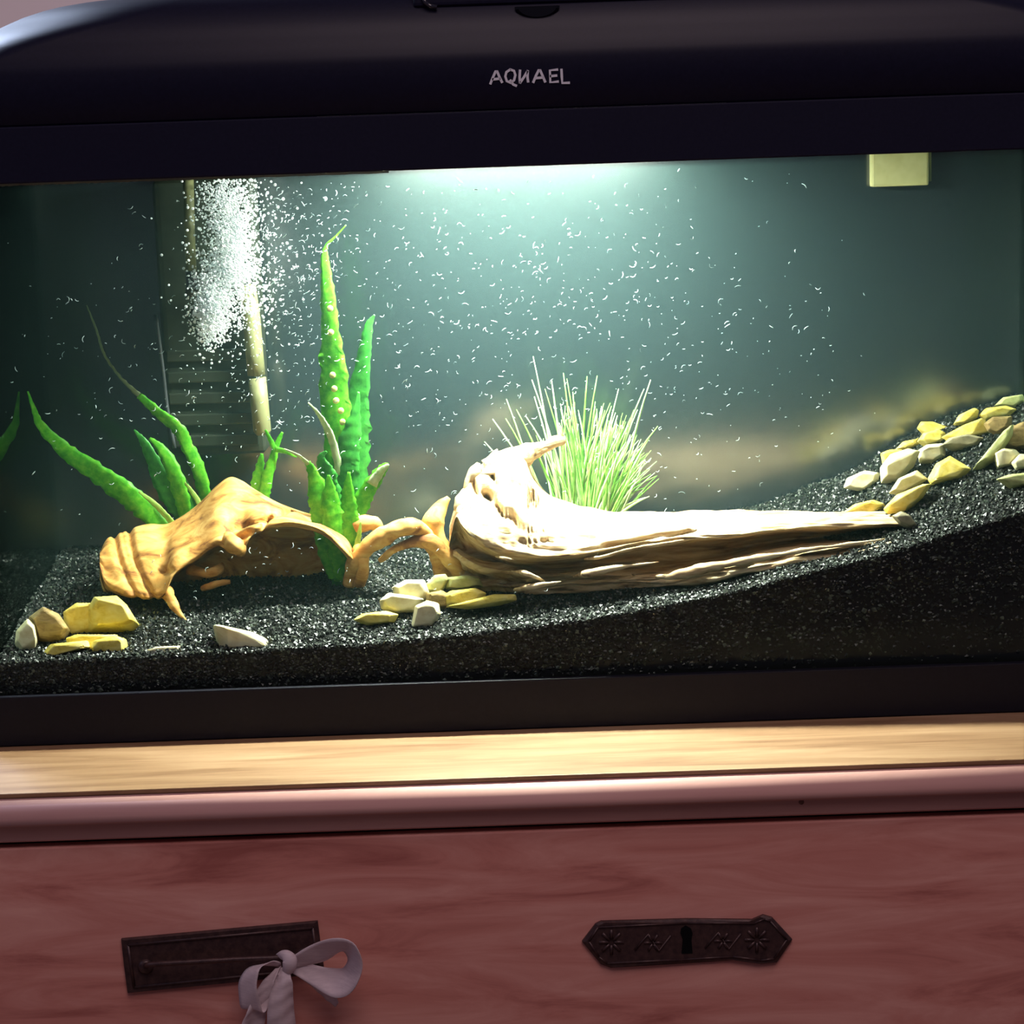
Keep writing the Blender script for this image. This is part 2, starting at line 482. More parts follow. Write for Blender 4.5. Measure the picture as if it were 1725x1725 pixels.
ribbon('bow_tail', [(478, 1630, -0.016), (478, 1650, -0.021), (474, 1680, -0.022), (474, 1715, -0.020), (476, 1760, -0.016)],
       [(1, -0.2, 0.1), (1, -0.3, 0.05), (1, 0.2, 0), (1, 0.35, 0), (1, 0.1, 0)], [0.005, 0.011, 0.016, 0.019, 0.021], 40, 0.0005, 0.10)
ribbon('bow_tail', [(470, 1630, -0.015), (452, 1655, -0.018), (436, 1690, -0.018), (424, 1725, -0.016), (414, 1770, -0.013)],
       [(0.8, -0.4, 0.5), (1, -0.3, 0.3), (1, 0.3, 0.2), (1, 0.3, 0.2), (1, 0, 0.2)], [0.005, 0.011, 0.015, 0.018, 0.020], 40, 0.0005, -0.10)
ribbon('bow_tail', [(500, 1636, -0.012), (535, 1660, -0.011), (555, 1675, -0.010), (568, 1692, -0.008)],
       [(0.2, -0.4, 1), (0.3, -0.4, 1), (0.6, -0.3, 1), (0.8, -0.2, 1)], [0.006, 0.009, 0.010, 0.004], 24)
kp_ = [Vector(p) for p in crom([tuple(at(468, 1611, YP - 0.010)), tuple(at(480, 1610, YP - 0.017)), tuple(at(488, 1618, YP - 0.020)), tuple(at(486, 1632, YP - 0.019)), tuple(at(478, 1642, YP - 0.014))], 20)]
vs, fs = tube_data(kp_, [0.002 + 0.0032 * math.sin(PI * i / 19) for i in range(20)], 12, 0.7)
adopt(mesh_obj('knot', vs, fs, M_ribbon), bow)

# ------------------------------------------------------------------ aquarium tank
HX, TD, GZ0, GZ1 = 0.408, 0.262, 0.004, 0.415
tank = empty('aquarium', (0, 0.13, 0.0), 'long rectangular glass aquarium with black base frame on the cabinet', 'aquarium')
bm = bmesh.new()
box(bm, -HX - 0.006, HX + 0.006, -0.006, 0.0, 0.0005, 0.0375, 0.0012)
box(bm, -HX - 0.006, HX + 0.006, TD + 0.006, TD + 0.012, 0.0005, 0.0375, 0.0012)
box(bm, -HX - 0.006, -HX, 0.0, TD + 0.006, 0.0005, 0.0375, 0.0012)
box(bm, HX, HX + 0.006, 0.0, TD + 0.006, 0.0005, 0.0375, 0.0012)
box(bm, -HX, HX, 0.0, TD + 0.006, 0.0005, 0.0035)
adopt(bm_obj('base_frame', bm, M_frame), tank)
tag(box_obj('front_glass', -HX, HX, 0.0, 0.004, GZ0, GZ1, M_glass, tank), 'clear front glass')
box_obj('side_glass', -HX, -HX + 0.004, 0.004, TD, GZ0, GZ1, M_side, tank)
box_obj('side_glass', HX - 0.004, HX, 0.004, TD, GZ0, GZ1, M_side, tank)
tag(box_obj('rear_glass', -HX, HX, TD, TD + 0.005, GZ0, GZ1, M_back, tank), 'dark backed rear glass')

vs, fs = [], []
for i in range(121):                                    # meniscus: its bright edge put into a pale strip's colour
    x = -0.40 + 0.30 * i / 120
    h_ = 0.0006 + 0.0005 * abs(math.sin(i * 1.7) * math.sin(i * 0.37))
    for dy, dz in ((0, -h_), (0, h_), (0.0006, h_), (0.0006, -h_)):
        vs.append(Vector((x, 0.0042 + dy, 0.4040 + dz)))
for i in range(120):
    for k in range(4):
        fs.append((i * 4 + k, i * 4 + (k + 1) % 4, i * 4 + 4 + (k + 1) % 4, i * 4 + 4 + k))
adopt(fix_normals(mesh_obj('meniscus_line', vs, fs, simple('meniscus_pale', (0.42, 0.36, 0.24), 0.8), smooth=False)), tank)
# water
bm = bmesh.new(); box(bm, -HX + 0.0045, HX - 0.0045, 0.0045, TD - 0.0005, 0.005, 0.4000)
tag(bm_obj('water', bm, M_water), 'slightly cloudy teal water filling the aquarium', 'water', kind='stuff')

# ------------------------------------------------------------------ hood
hood = empty('aquarium_hood', (0, 0.13, 0.4), 'black plastic aquarium hood with silver maker lettering', 'hood')
def rrect(x0, x1, y0, y1, r, z, k=10):
    P = []
    for cx, cy, a0 in ((x1 - r, y0 + r, -PI / 2), (x1 - r, y1 - r, 0), (x0 + r, y1 - r, PI / 2), (x0 + r, y0 + r, PI)):
        for i in range(k + 1):
            a = a0 + PI / 2 * i / k
            P.append(Vector((cx + r * math.cos(a), cy + r * math.sin(a), z)))
    return P
def loft(name, rings, m, parent, cap=True, smooth=True):
    vs = [p for r in rings for p in r]
    k = len(rings[0])
    fs = [(a * k + i, a * k + (i + 1) % k, (a + 1) * k + (i + 1) % k, (a + 1) * k + i) for a in range(len(rings) - 1) for i in range(k)]
    if cap:
        fs.append(tuple((len(rings) - 1) * k + i for i in range(k)))
    o = mesh_obj(name, vs, fs, m, smooth=smooth)
    adopt(o, parent)
    return o
HB, HT = -0.010, TD + 0.016
hw = HX + 0.009
o = loft('hood_rim', [rrect(-hw + 0.004, hw - 0.004, HB + 0.004, HT - 0.004, 0.016, 0.4435), rrect(-hw + 0.004, hw - 0.004, HB + 0.004, HT - 0.004, 0.016, 0.4052),
                      rrect(-hw + 0.0005, hw - 0.0005, HB + 0.0005, HT - 0.0005, 0.018, 0.4050), rrect(-hw, hw, HB, HT, 0.018, 0.4060), rrect(-hw, hw, HB, HT, 0.018, 0.4425),
                      rrect(-hw + 0.001, hw - 0.001, HB + 0.001, HT - 0.001, 0.018, 0.4435)], M_black, hood, cap=False, smooth=False)
rings = [rrect(-hw + 0.0022, hw - 0.0022, HB + 0.0022, HT - 0.0022, 0.02, 0.4436), rrect(-hw + 0.0018, hw - 0.0018, HB + 0.0018, HT - 0.0018, 0.02, 0.4445),
         rrect(-hw + 0.0015, hw - 0.0015, HB + 0.0010, HT - 0.001, 0.02, 0.4450), rrect(-hw + 0.006, hw - 0.006, HB + 0.0016, HT - 0.002, 0.03, 0.4780),
         rrect(-hw + 0.0075, hw - 0.0075, HB + 0.0018, HT - 0.002, 0.032, 0.4838)]
for i in range(1, 13):
    a = i / 12
    th = a * PI / 2
    sx = 0.0085 + 0.095 * (1 - math.cos(th))
    sy = 0.0035 + 0.040 * (1 - math.cos(th))
    rings.append(rrect(-hw + sx, hw - sx, HB + sy, HT - sy * 0.7, 0.036 + 0.085 * min(1, a * 2.2), 0.4848 + 0.047 * math.sin(th)))
hc = loft('hood_cover', rings, M_black, hood, smooth=True)
# lid flap with finger notch
LY = HB + 0.030
fl = box_obj('lid_flap', -0.078, 0.118, HB + 0.0110, 0.17, 0.5150, 0.5345, M_black, hood, 0.003, 3)
nk = at(905, 13, HB + 0.0095)
vs, fs = [], []
for y_, rr in ((0.012, 1.0), (-0.001, 1.0), (-0.0030, 0.86)):
    for i in range(15):
        a = PI + PI * i / 14
        vs.append(nk + Vector((0.0155 * rr * math.cos(a), y_, 0.0085 * rr * math.sin(a) + 0.001)))
fs += [(a * 15 + i, a * 15 + i + 1, (a + 1) * 15 + i + 1, (a + 1) * 15 + i) for a in range(2) for i in range(14)]
fs += [tuple(range(30, 45)), tuple(range(14, -1, -1)), (0, 15, 30, 44, 29, 14)]
adopt(fix_normals(mesh_obj('finger_notch', vs, fs, simple('gloss_black', (0.003, 0.003, 0.004), 0.15, 0.6), smooth=False)), hood)
hk = [at(x, y, HB + 0.0095) for x, y in ((712, -6), (716, 4), (724, 10), (736, 12))]
vs, fs = tube_data(hk, [0.0016] * 4, 8)
adopt(mesh_obj('flap_clip', vs, fs, simple('gloss_black_clip', (0.02, 0.02, 0.03), 0.08, 0.8)), hood)
# lettering: strokes of a marker-like face
LYF = HB + 0.0004
def z2(x, y):
    return 600 + x / 2.7823, y / 2.7823
LET = [
    [[(629, 393), (640, 365), (654, 333), (660, 333), (672, 362), (684, 386)], [(640, 372), (676, 368)]],
    [[(722, 326), (704, 338), (699, 358), (706, 380), (724, 388), (740, 376), (746, 352), (740, 332), (722, 326)], [(722, 376), (736, 396), (751, 402)]],
    [[(768, 329), (766, 362), (768, 388)], [(768, 388), (786, 362), (804, 332)], [(804, 332), (803, 362), (806, 384)]],
    [[(830, 386), (842, 356), (856, 328), (862, 328), (874, 356), (886, 384)], [(842, 366), (878, 363)]],
    [[(944, 326), (908, 330), (910, 386), (947, 382)], [(910, 357), (940, 354)]],
    [[(962, 325), (964, 360), (966, 389), (999, 388)]],
]
for strokes in LET:
    data = []
    for st in strokes:
        P = [at(*z2(x, y), LYF) for x, y in st]
        vs, fs = [], []
        n = len(P)
        for i, p in enumerate(P):
            t = (P[min(i + 1, n - 1)] - P[max(i - 1, 0)]).normalized()
            nn = Vector((-t.z, 0, t.x))
            hwid = 0.00085
            if i == 0: p = p - t * 0.0004
            if i == n - 1: p = p + t * 0.0004
            for s_ in (-1, 1):
                for dy in (0.0, 0.0009):
                    vs.append(p + nn * (hwid * s_) + Vector((0, dy, 0)))
        for i in range(n - 1):
            a, b_ = i * 4, i * 4 + 4
            for q in ((0, 1), (1, 3), (3, 2), (2, 0)):
                fs.append((a + q[0], a + q[1], b_ + q[1], b_ + q[0]))
        fs += [(0, 2, 3, 1), ((n - 1) * 4, (n - 1) * 4 + 1, (n - 1) * 4 + 3, (n - 1) * 4 + 2)]
        data.append((vs, fs))
    vs, fs = join(data)
    adopt(fix_normals(mesh_obj('letter', vs, fs, M_letter, smooth=False)), hood)
# lamp in the hood: housing, glowing strip and its light
LX, LYC, LZ = -0.005, 0.112, 0.428
box_obj('lamp_housing', LX - 0.15, LX + 0.15, LYC - 0.03, LYC + 0.03, LZ + 0.002, LZ + 0.020, simple('lamp_housing_white', (0.6, 0.6, 0.6), 0.5), hood, 0.003)
M_led, nt, b, _ = mat('lamp_glow')
b.inputs['Emission Color'].default_value = (0.93, 1.0, 0.92, 1)
b.inputs['Emission Strength'].default_value = 20.0
box_obj('lamp_strip', LX - 0.14, LX + 0.14, LYC - 0.018, LYC + 0.018, LZ, LZ + 0.0019, M_led, hood)
l = bpy.data.lights.new('aquarium_lamp', 'AREA')
l.shape, l.size, l.size_y, l.energy, l.color = 'RECTANGLE', 0.21, 0.032, 13.0, (0.97, 1.0, 0.88)
lo = bpy.data.objects.new('aquarium_lamp', l)
COL.objects.link(lo)
lo.location = (LX, LYC, LZ - 0.002)

# ------------------------------------------------------------------ gravel
_gx = [-0.41, -0.389, -0.268, -0.138, -0.052, 0.034, 0.121, 0.164, 0.207, 0.25, 0.292, 0.346, 0.41]
_gz = [0.0590, 0.0592, 0.0612, 0.0637, 0.0696, 0.0781, 0.0909, 0.1004, 0.1099, 0.1193, 0.1309, 0.1452, 0.160]
_sx = [-0.41, -0.27, -0.16, -0.09, 0.0, 0.1, 0.2, 0.25, 0.3, 0.35, 0.41]
_ss = [0.13, 0.14, 0.14, 0.10, 0.06, 0.02, 0.03, 0.05, 0.10, 0.145, 0.15]
def gravel_z(x, y):
    return np.interp(x, _gx, _gz) + np.interp(x, _sx, _ss) * np.asarray(y) + 0.0012 * np.sin(np.asarray(x) * 71 + np.asarray(y) * 40) * np.minimum(1, np.asarray(y) * 20)
nx, ny = 160, 50
X0, X1, Y0, Y1 = -HX + 0.005, HX - 0.005, 0.0062, TD - 0.001
V, Fq, SH = [], [], []
xs, ys = np.linspace(X0, X1, nx), np.linspace(Y0, Y1, ny)
for y in ys:
    for x in xs:
        V.append((x, y, float(gravel_z(x, y)) - 0.0012))
for j in range(ny - 1):
    for i in range(nx - 1):
        Fq.append((j * nx + i, j * nx + i + 1, (j + 1) * nx + i + 1, (j + 1) * nx + i))
# skirt to the tank bottom
rim = [i for i in range(nx)] + [j * nx + nx - 1 for j in range(1, ny)] + [(ny - 1) * nx + i for i in range(nx - 2, -1, -1)] + [j * nx for j in range(ny - 2, 0, -1)]
base = len(V)
for r_ in rim:
    V.append((V[r_][0], V[r_][1], 0.0045))
k = len(rim)
for i in range(k):
    Fq.append((rim[i], base + i, base + (i + 1) % k, rim[(i + 1) % k]))
Fq.append(tuple(base + i for i in range(k)))
nbed = len(V)
V = np.array(V)
# grains: irregular octahedra lying on the surface and against the front glass
OCT = np.array([(1, 0, 0), (-1, 0, 0), (0, 1, 0), (0, -1, 0), (0, 0, 1), (0, 0, -1)], float)
OF = np.array([(0, 2, 4), (2, 1, 4), (1, 3, 4), (3, 0, 4), (2, 0, 5), (1, 2, 5), (3, 1, 5), (0, 3, 5)])
NS, NF = 44000, 13000
gx = rng.uniform(X0, X1, NS)
gy = Y0 + (Y1 - Y0) * rng.uniform(0, 1, NS) ** 1.25
gz = gravel_z(gx, gy) + rng.uniform(-0.0008, 0.0006, NS)
fx = rng.uniform(X0, X1, NF)
fy = np.full(NF, Y0) + rng.uniform(-0.0006, 0.0006, NF)
ftop = gravel_z(fx, 0.0)
fz = 0.035 + (ftop - 0.035) * rng.uniform(0, 1, NF) ** 0.6
cx, cy, cz = np.concatenate([gx, fx]), np.concatenate([gy, fy]), np.concatenate([gz, fz])
NG = NS + NF
sz = rng.uniform(0.0009, 0.0021, (NG, 1)) * rng.uniform(0.65, 1.25, (NG, 3))
sz[NS:, 1] *= 0.5
def rotm(n):
    q = rng.normal(size=(n, 4)); q /= np.linalg.norm(q, axis=1, keepdims=True)
    w, x, y, z = q.T
    return np.stack([np.stack([1 - 2 * (y * y + z * z), 2 * (x * y - z * w), 2 * (x * z + y * w)], -1),
                     np.stack([2 * (x * y + z * w), 1 - 2 * (x * x + z * z), 2 * (y * z - x * w)], -1),
                     np.stack([2 * (x * z - y * w), 2 * (y * z + x * w), 1 - 2 * (x * x + y * y)], -1)], 1)
RM = rotm(NG)
jit = rng.uniform(0.75, 1.2, (NG, 6, 1))
loc = np.einsum('nij,nkj->nki', RM, OCT[None] * jit) * sz[:, None, :]
GV = (loc + np.stack([cx, cy, cz], -1)[:, None, :])
GV[..., 1] = np.clip(GV[..., 1], 0.0048, TD - 0.0005)
GV = GV.reshape(-1, 3)
GFc = (OF[None] + nbed + (np.arange(NG) * 6)[:, None, None]).reshape(-1, 3)
me = bpy.data.meshes.new('gravel')
allV = np.concatenate([V, GV])
me.from_pydata(allV.tolist(), [], Fq + GFc.tolist())
at_ = me.attributes.new('shade', 'FLOAT', 'POINT')
sh = np.zeros(len(allV))
sh[nbed:] = np.repeat(rng.uniform(0, 1, NG), 6)
at_.data.foreach_set('value', sh.astype(np.float32))
me.materials.append(M_gravel)
go = bpy.data.objects.new('gravel', me)
COL.objects.link(go)
tag(go, 'black glossy gravel heaped higher toward one end of the aquarium', 'gravel', kind='stuff')

# ------------------------------------------------------------------ driftwood
def fbm(v, o=4):
    return noise.fractal(v, 1.0, 2.0, o)
def rail_wood(stations, ns, nk, amp, fx_, fk, dents=(), seed=0.0, ripple=None):
    """stations: list of (px, [(py, Y), ...]) around the section (closed). Returns verts, faces"""
    K = len(stations[0][1])
    pts = np.array([[(px, py, Y) for py, Y in sec] for px, sec in stations], float)     # S,K,3
    # along the log
    al = np.stack([crom(pts[:, k].tolist(), ns) for k in range(K)], 1)                    # ns,K,3
    grid = np.stack([crom(al[i].tolist(), nk, closed=True) for i in range(ns)], 0)       # ns,nk,3
    vs = []
    P3 = [[at(*grid[i, k]) for k in range(nk)] for i in range(ns)]
    for i in range(ns):
        cen = sum(P3[i], Vector()) / nk
        for k in range(nk):
            p = P3[i][k]
            px, py, Y = grid[i, k]
            d = (p - cen)
            dl = d.length
            d = d / max(dl, 1e-6)
            th = 2 * PI * k / nk
            q = Vector((px / 1725 * fx_ + seed, math.cos(th) * fk, math.sin(th) * fk))
            a = abs(fbm(q)) * -1.0 + 0.25
            b2 = fbm(q * 3.1 + Vector((3, 7, 1)), 3) * 0.35
            off = amp * (a + b2)
            if ripple:
                off += ripple(px, py, th)
            dent = Vector()
            for (dx, dy, dw, dh, ang, dep) in dents:
                ca, sa = math.cos(math.radians(ang)), math.sin(math.radians(ang))
                u, v = (px - dx) * ca - (py - dy) * sa, (px - dx) * sa + (py - dy) * ca
                g = math.exp(-(u / dw) ** 2 - (v / dh) ** 2)
                if g > 0.01 and p.y < cen.y + 0.01:
                    dent += Vector((0, dep * g, -dep * 0.4 * g))
            sc = min(1.0, dl / 0.02)
            vs.append(p + d * off * sc + dent)
    fs = [(i * nk + k, i * nk + (k + 1) % nk, (i + 1) * nk + (k + 1) % nk, (i + 1) * nk + k) for i in range(ns - 1) for k in range(nk)]
    fs += [tuple(range(nk - 1, -1, -1)), tuple((ns - 1) * nk + k for k in range(nk))]
    return vs, fs
def limb(ctrl, n, sides=14, amp=0.12, flat=0.8, seed=0.0):
    """ctrl: (px,py,Y,radius_px) -> knobbly tapered limb"""
    C = crom(ctrl, n)
    path = [at(c[0], c[1], c[2]) for c in C]
    rad = [max(0.0004, c[3] * pxm(c[2])) for c in C]
    vs, fs = tube_data(path, rad, sides, flat)
    out = []
    for i in range(n):
        for k in range(sides):
            v = vs[i * sides + k]
            d = v - path[i]
            q = v * 60 + Vector((seed, seed, seed))
            out.append(path[i] + d * (1 + amp * 2 * fbm(q, 3) - amp * abs(math.sin(k * 1.7 + seed)) * 0.6))
    return out, fs

def st(px, B, D, F, G, H, yb=0.0, dB=0.14, dD=0.048, rec=0.05, dG=0.055):
    """log section: top back, ridge, upper face, lower lip, recess, ledge top, ledge lip, bottom, back"""
    return (px, [(B + 10, dB + 0.022), (B, dB), (B + 0.36 * (D - B), (dB + dD) / 2 + 0.002), (B + 0.74 * (D - B), dD + 0.012), (D, dD),
                 (D + 7, dD + rec * 0.7), ((D + F) / 2 + 5, dD + rec), (F, dD + rec * 0.55), (F + 0.45 * (G - F), dG + 0.004), (G, dG), (H, dG + 0.012), (H + 4, dB), ((B + H) / 2, dB + 0.035)])
logst = [st(757, 890, 915, 930, 945, 960, dB=0.125, dD=0.105, rec=0.015, dG=0.115), st(768, 852, 872, 935, 955, 985, dB=0.128, dD=0.085, rec=0.04, dG=0.112), st(778, 828, 886, 945, 970, 992, dB=0.13, dD=0.07, rec=0.05, dG=0.108),
         st(792, 806, 902, 952, 978, 998, dB=0.132, dD=0.06, rec=0.055, dG=0.105), st(812, 784, 917, 958, 984, 1003, dB=0.135, dD=0.053, rec=0.06, dG=0.10), st(840, 766, 930, 962, 986, 1005, dB=0.138, dD=0.05, rec=0.06, dG=0.095),
         st(866, 757, 936, 964, 988, 1006, dB=0.14, dG=0.088), st(884, 768, 938, 966, 988, 1006, dB=0.14, dG=0.085), st(898, 806, 939, 966, 988, 1006, dB=0.14, dG=0.082),
         st(925, 838, 939, 967, 987, 1006, dB=0.138, dG=0.08), st(965, 853, 936, 966, 984, 1004, dB=0.14, dG=0.078), st(1035, 864, 924, 963, 980, 1002, dG=0.072),
         st(1120, 863, 911, 962, 978, 998, dG=0.05), st(1220, 862, 905, 940, 962, 982, dG=0.040), st(1320, 862, 893, 918, 943, 960, dB=0.135, dG=0.038), st(1420, 863, 886, 910, 930, 944, dB=0.125, rec=0.04, dG=0.038),
         st(1490, 864, 884, 904, 917, 930, dB=0.115, dD=0.05, rec=0.035, dG=0.040), st(1530, 868, 886, 900, 910, 920, dB=0.10, dD=0.055, rec=0.02, dG=0.045), st(1548, 882, 890, 896, 901, 907, dB=0.09, dD=0.065, rec=0.005, dG=0.06)]
dents = [(820, 832, 11, 8, -30, 0.024), (842, 858, 4, 24, 38, 0.016), (858, 868, 3, 10, 30, 0.012), (905, 835, 20, 4, -6, 0.014), (900, 846, 12, 3, 10, 0.012), (868, 812, 14, 3, -5, 0.012), (868, 875, 5, 15, 25, 0.016),
         (1010, 870, 34, 2.2, -8, 0.010), (828, 795, 3.5, 20, 30, 0.014), (848, 785, 3, 18, 35, 0.012), (800, 820, 3, 16, 25, 0.012), (1370, 868, 34, 4, 2, 0.016), (1440, 863, 18, 3, 2, 0.012), (1400, 889, 44, 3, 6, 0.012), (1150, 898, 44, 2.2, 12, 0.012),
         (1060, 912, 60, 2.6, 10, 0.014), (1290, 878, 50, 2, 3, 0.006), (1250, 946, 60, 2.4, 14, 0.008), (1310, 938, 34, 5, 12, 0.014), (880, 912, 40, 1.6, 0, 0.008), (960, 908, 44, 1.6, 4, 0.008), (920, 895, 40, 1.4, 0, 0.007), (830, 890, 30, 1.5, -14, 0.008)]
d0 = rail_wood(logst, 260, 120, 0.0075, 9.0, 3.4, dents, 1.3)
horn = limb([(826, 800, 0.135, 26), (852, 784, 0.136, 26), (880, 768, 0.14, 21), (908, 754, 0.145, 16), (934, 745, 0.148, 13), (952, 741, 0.15, 5)], 50, 30, 0.24, 0.7, 2.0)
hk1 = limb([(796, 840, 0.122, 16), (790, 815, 0.122, 13), (800, 795, 0.124, 9), (806, 780, 0.126, 3)], 16, 14, 0.3, 0.8, 5.0)
hk2 = limb([(826, 800, 0.122, 15), (824, 780, 0.124, 11), (830, 765, 0.127, 7), (838, 757, 0.13, 2)], 16, 14, 0.3, 0.8, 8.0)
hk3 = limb([(786, 868, 0.11, 18), (776, 850, 0.112, 13), (777, 835, 0.115, 9), (782, 824, 0.118, 3)], 16, 14, 0.3, 0.8, 9.0)
spl = limb([(1105, 972, 0.042, 5), (1135, 970, 0.036, 9), (1200, 956, 0.034, 9), (1290, 938, 0.034, 6), (1360, 926, 0.034, 4), (1430, 917, 0.034, 3), (1490, 908, 0.036, 2)], 60, 12, 0.3, 0.8, 4.0)
spl2 = limb([(868, 994, 0.06, 4), (885, 990, 0.040, 6), (905, 987, 0.036, 6), (930, 983, 0.036, 4), (945, 980, 0.04, 1)], 16, 10, 0.3, 0.8, 6.0)
spl3 = limb([(966, 972, 0.07, 3), (985, 967, 0.042, 6), (1010, 962, 0.037, 6), (1050, 955, 0.037, 4), (1110, 947, 0.045, 1.5)], 24, 10, 0.3, 0.8, 7.0)
spl4 = limb([(1330, 958, 0.04, 2), (1420, 938, 0.032, 3), (1480, 922, 0.032, 4), (1514, 912, 0.032, 3), (1525, 910, 0.034, 1)], 30, 10, 0.3, 0.8, 3.0)
spl5 = limb([(985, 942, 0.055, 2), (1015, 938, 0.042, 4), (1060, 926, 0.040, 4), (1130, 914, 0.044, 3), (1180, 906, 0.05, 1)], 30, 10, 0.3, 0.8, 2.6)
spl6 = limb([(862, 962, 0.07, 2), (885, 966, 0.040, 5), (905, 974, 0.040, 4), (920, 980, 0.045, 1)], 14, 10, 0.35, 0.8, 8.6)
spl7 = limb([(835, 938, 0.06, 2), (850, 941, 0.040, 4), (868, 944, 0.05, 1)], 10, 8, 0.3, 0.8, 9.6)
vs, fs = join([d0, spl5, spl6, spl7, horn, hk1, hk2, hk3, spl, spl2, spl3, spl4])
o = fix_normals(mesh_obj('driftwood_log', vs, fs, M_drift))
tag(o, 'long pale driftwood log with a hooked broken end in front of the grass', 'driftwood')

def su(px, B, D, C2, Fb, dB=0.16, dD=0.095, th=7):
    """arched shell section: outer back, ridge, face, lip, inner lip, inner ceiling, inner back, bottom"""
    return (px, [(B + 14, dB + 0.025), (B, dB), (B + 0.30 * (D - B), dB * 0.55 + dD * 0.45), (B + 0.66 * (D - B), dD + 0.012), (D - 3, dD), (D + 4, dD + 0.008), (C2, dD + 0.03), (C2 + 0.3 * (Fb - C2), dB), (Fb, dB + 0.004), (Fb + 6, dB + 0.03)])
wst = [su(168, 930, 955, 958, 968, 0.13, 0.105), su(180, 912, 985, 990, 1000, 0.14, 0.098), su(210, 898, 1000, 1003, 1008, 0.15, 0.092), su(250, 886, 1006, 1008, 1012, 0.155, 0.088), su(276, 886, 1000, 1002, 1010, 0.158, 0.086),
       su(294, 879, 966, 960, 1006, 0.16, 0.088), su(330, 855, 940, 934, 1002), su(366, 822, 916, 912, 998), su(388, 809, 928, 920, 994), su(408, 815, 926, 915, 994), su(428, 827, 896, 888, 992), su(470, 849, 884, 878, 990), su(510, 863, 886, 880, 988),
       su(548, 872, 900, 894, 988), su(580, 885, 930, 935, 985), su(596, 905, 945, 955, 980, 0.15, 0.11)]
def rip(px, py, th):
    r_ = 0.0
    for c_, w_, a_ in ((186, 8, 0.001), (200, 5, -0.0036), (226, 5, -0.0045), (214, 3, -0.001)):
        x_ = px - (c_ + 0.30 * (py - 925) + 0.0022 * (py - 940) ** 2 - 3)
        r_ += a_ * math.exp(-(x_ / w_) ** 2)
    return r_
dn2 = [(470, 866, 70, 3.0, 18, 0.010), (445, 880, 4, 20, -30, 0.010), (540, 876, 30, 3, -4, 0.008), (275, 962, 12, 5, 0, 0.007), (400, 905, 26, 5, 20, 0.010)]
d0 = rail_wood(wst, 190, 80, 0.0030, 7.0, 1.6, dn2, 6.1, rip)
leg = limb([(262, 972, 0.112, 8), (270, 984, 0.104, 12), (279, 996, 0.094, 13), (288, 1010, 0.086, 11), (300, 1030, 0.08, 6), (314, 1046, 0.074, 2)], 24, 14, 0.2, 0.9, 3.3)
knob = limb([(380, 905, 0.105, 12), (390, 916, 0.096, 17), (400, 925, 0.096, 16), (408, 934, 0.10, 7)], 14, 12, 0.25, 0.9, 4.4)
rt1 = limb([(318, 958, 0.12, 10), (345, 966, 0.112, 11), (365, 962, 0.112, 9), (376, 950, 0.12, 4)], 16, 10, 0.3, 0.9, 5.4)
rt2 = limb([(340, 992, 0.112, 4), (365, 984, 0.108, 7), (388, 980, 0.11, 4)], 12, 10, 0.3, 0.9, 7.4)
vs, fs = join([d0, leg, knob, rt1, rt2])
o = fix_normals(mesh_obj('driftwood_stump', vs, fs, M_root))
tag(o, 'arched orange-tan driftwood with a hollow underside beside the tall fern', 'driftwood')

parts = [limb([(588, 985, 0.125, 11.7), (596, 950, 0.115, 13.0), (618, 922, 0.11, 15.6), (650, 900, 0.108, 18.2), (690, 887, 0.108, 16.9), (712, 893, 0.112, 13.0), (726, 915, 0.12, 15.6), (745, 950, 0.125, 18.2), (760, 985, 0.13, 18.2)], 70, 16, 0.16, 0.9, 1.1),
         limb([(580, 895, 0.135, 18.2), (600, 882, 0.13, 20.8), (625, 880, 0.128, 16.9), (642, 890, 0.13, 6.5)], 18, 14, 0.2, 0.9, 2.1),
         limb([(756, 838, 0.13, 3.9), (742, 855, 0.128, 11.7), (731, 878, 0.122, 20.8), (734, 902, 0.122, 16.9), (742, 930, 0.125, 20.8), (760, 960, 0.13, 26.0)], 30, 16, 0.14, 0.9, 3.1),
         limb([(640, 945, 0.118, 3.9), (668, 924, 0.112, 7.8), (705, 912, 0.11, 11.7), (738, 922, 0.112, 15.6), (768, 955, 0.115, 18.2), (790, 985, 0.12, 20.8)], 36, 14, 0.18, 0.9, 4.1),
         limb([(600, 925, 0.12, 10.4), (612, 940, 0.112, 14.3), (612, 960, 0.112, 10.4), (604, 985, 0.12, 11.7)], 16, 12, 0.2, 0.9, 5.1)]
vs, fs = join(parts)
o = fix_normals(mesh_obj('driftwood_root', vs, fs, M_root))
tag(o, 'small looping driftwood root between the tall fern and the pale log', 'driftwood')

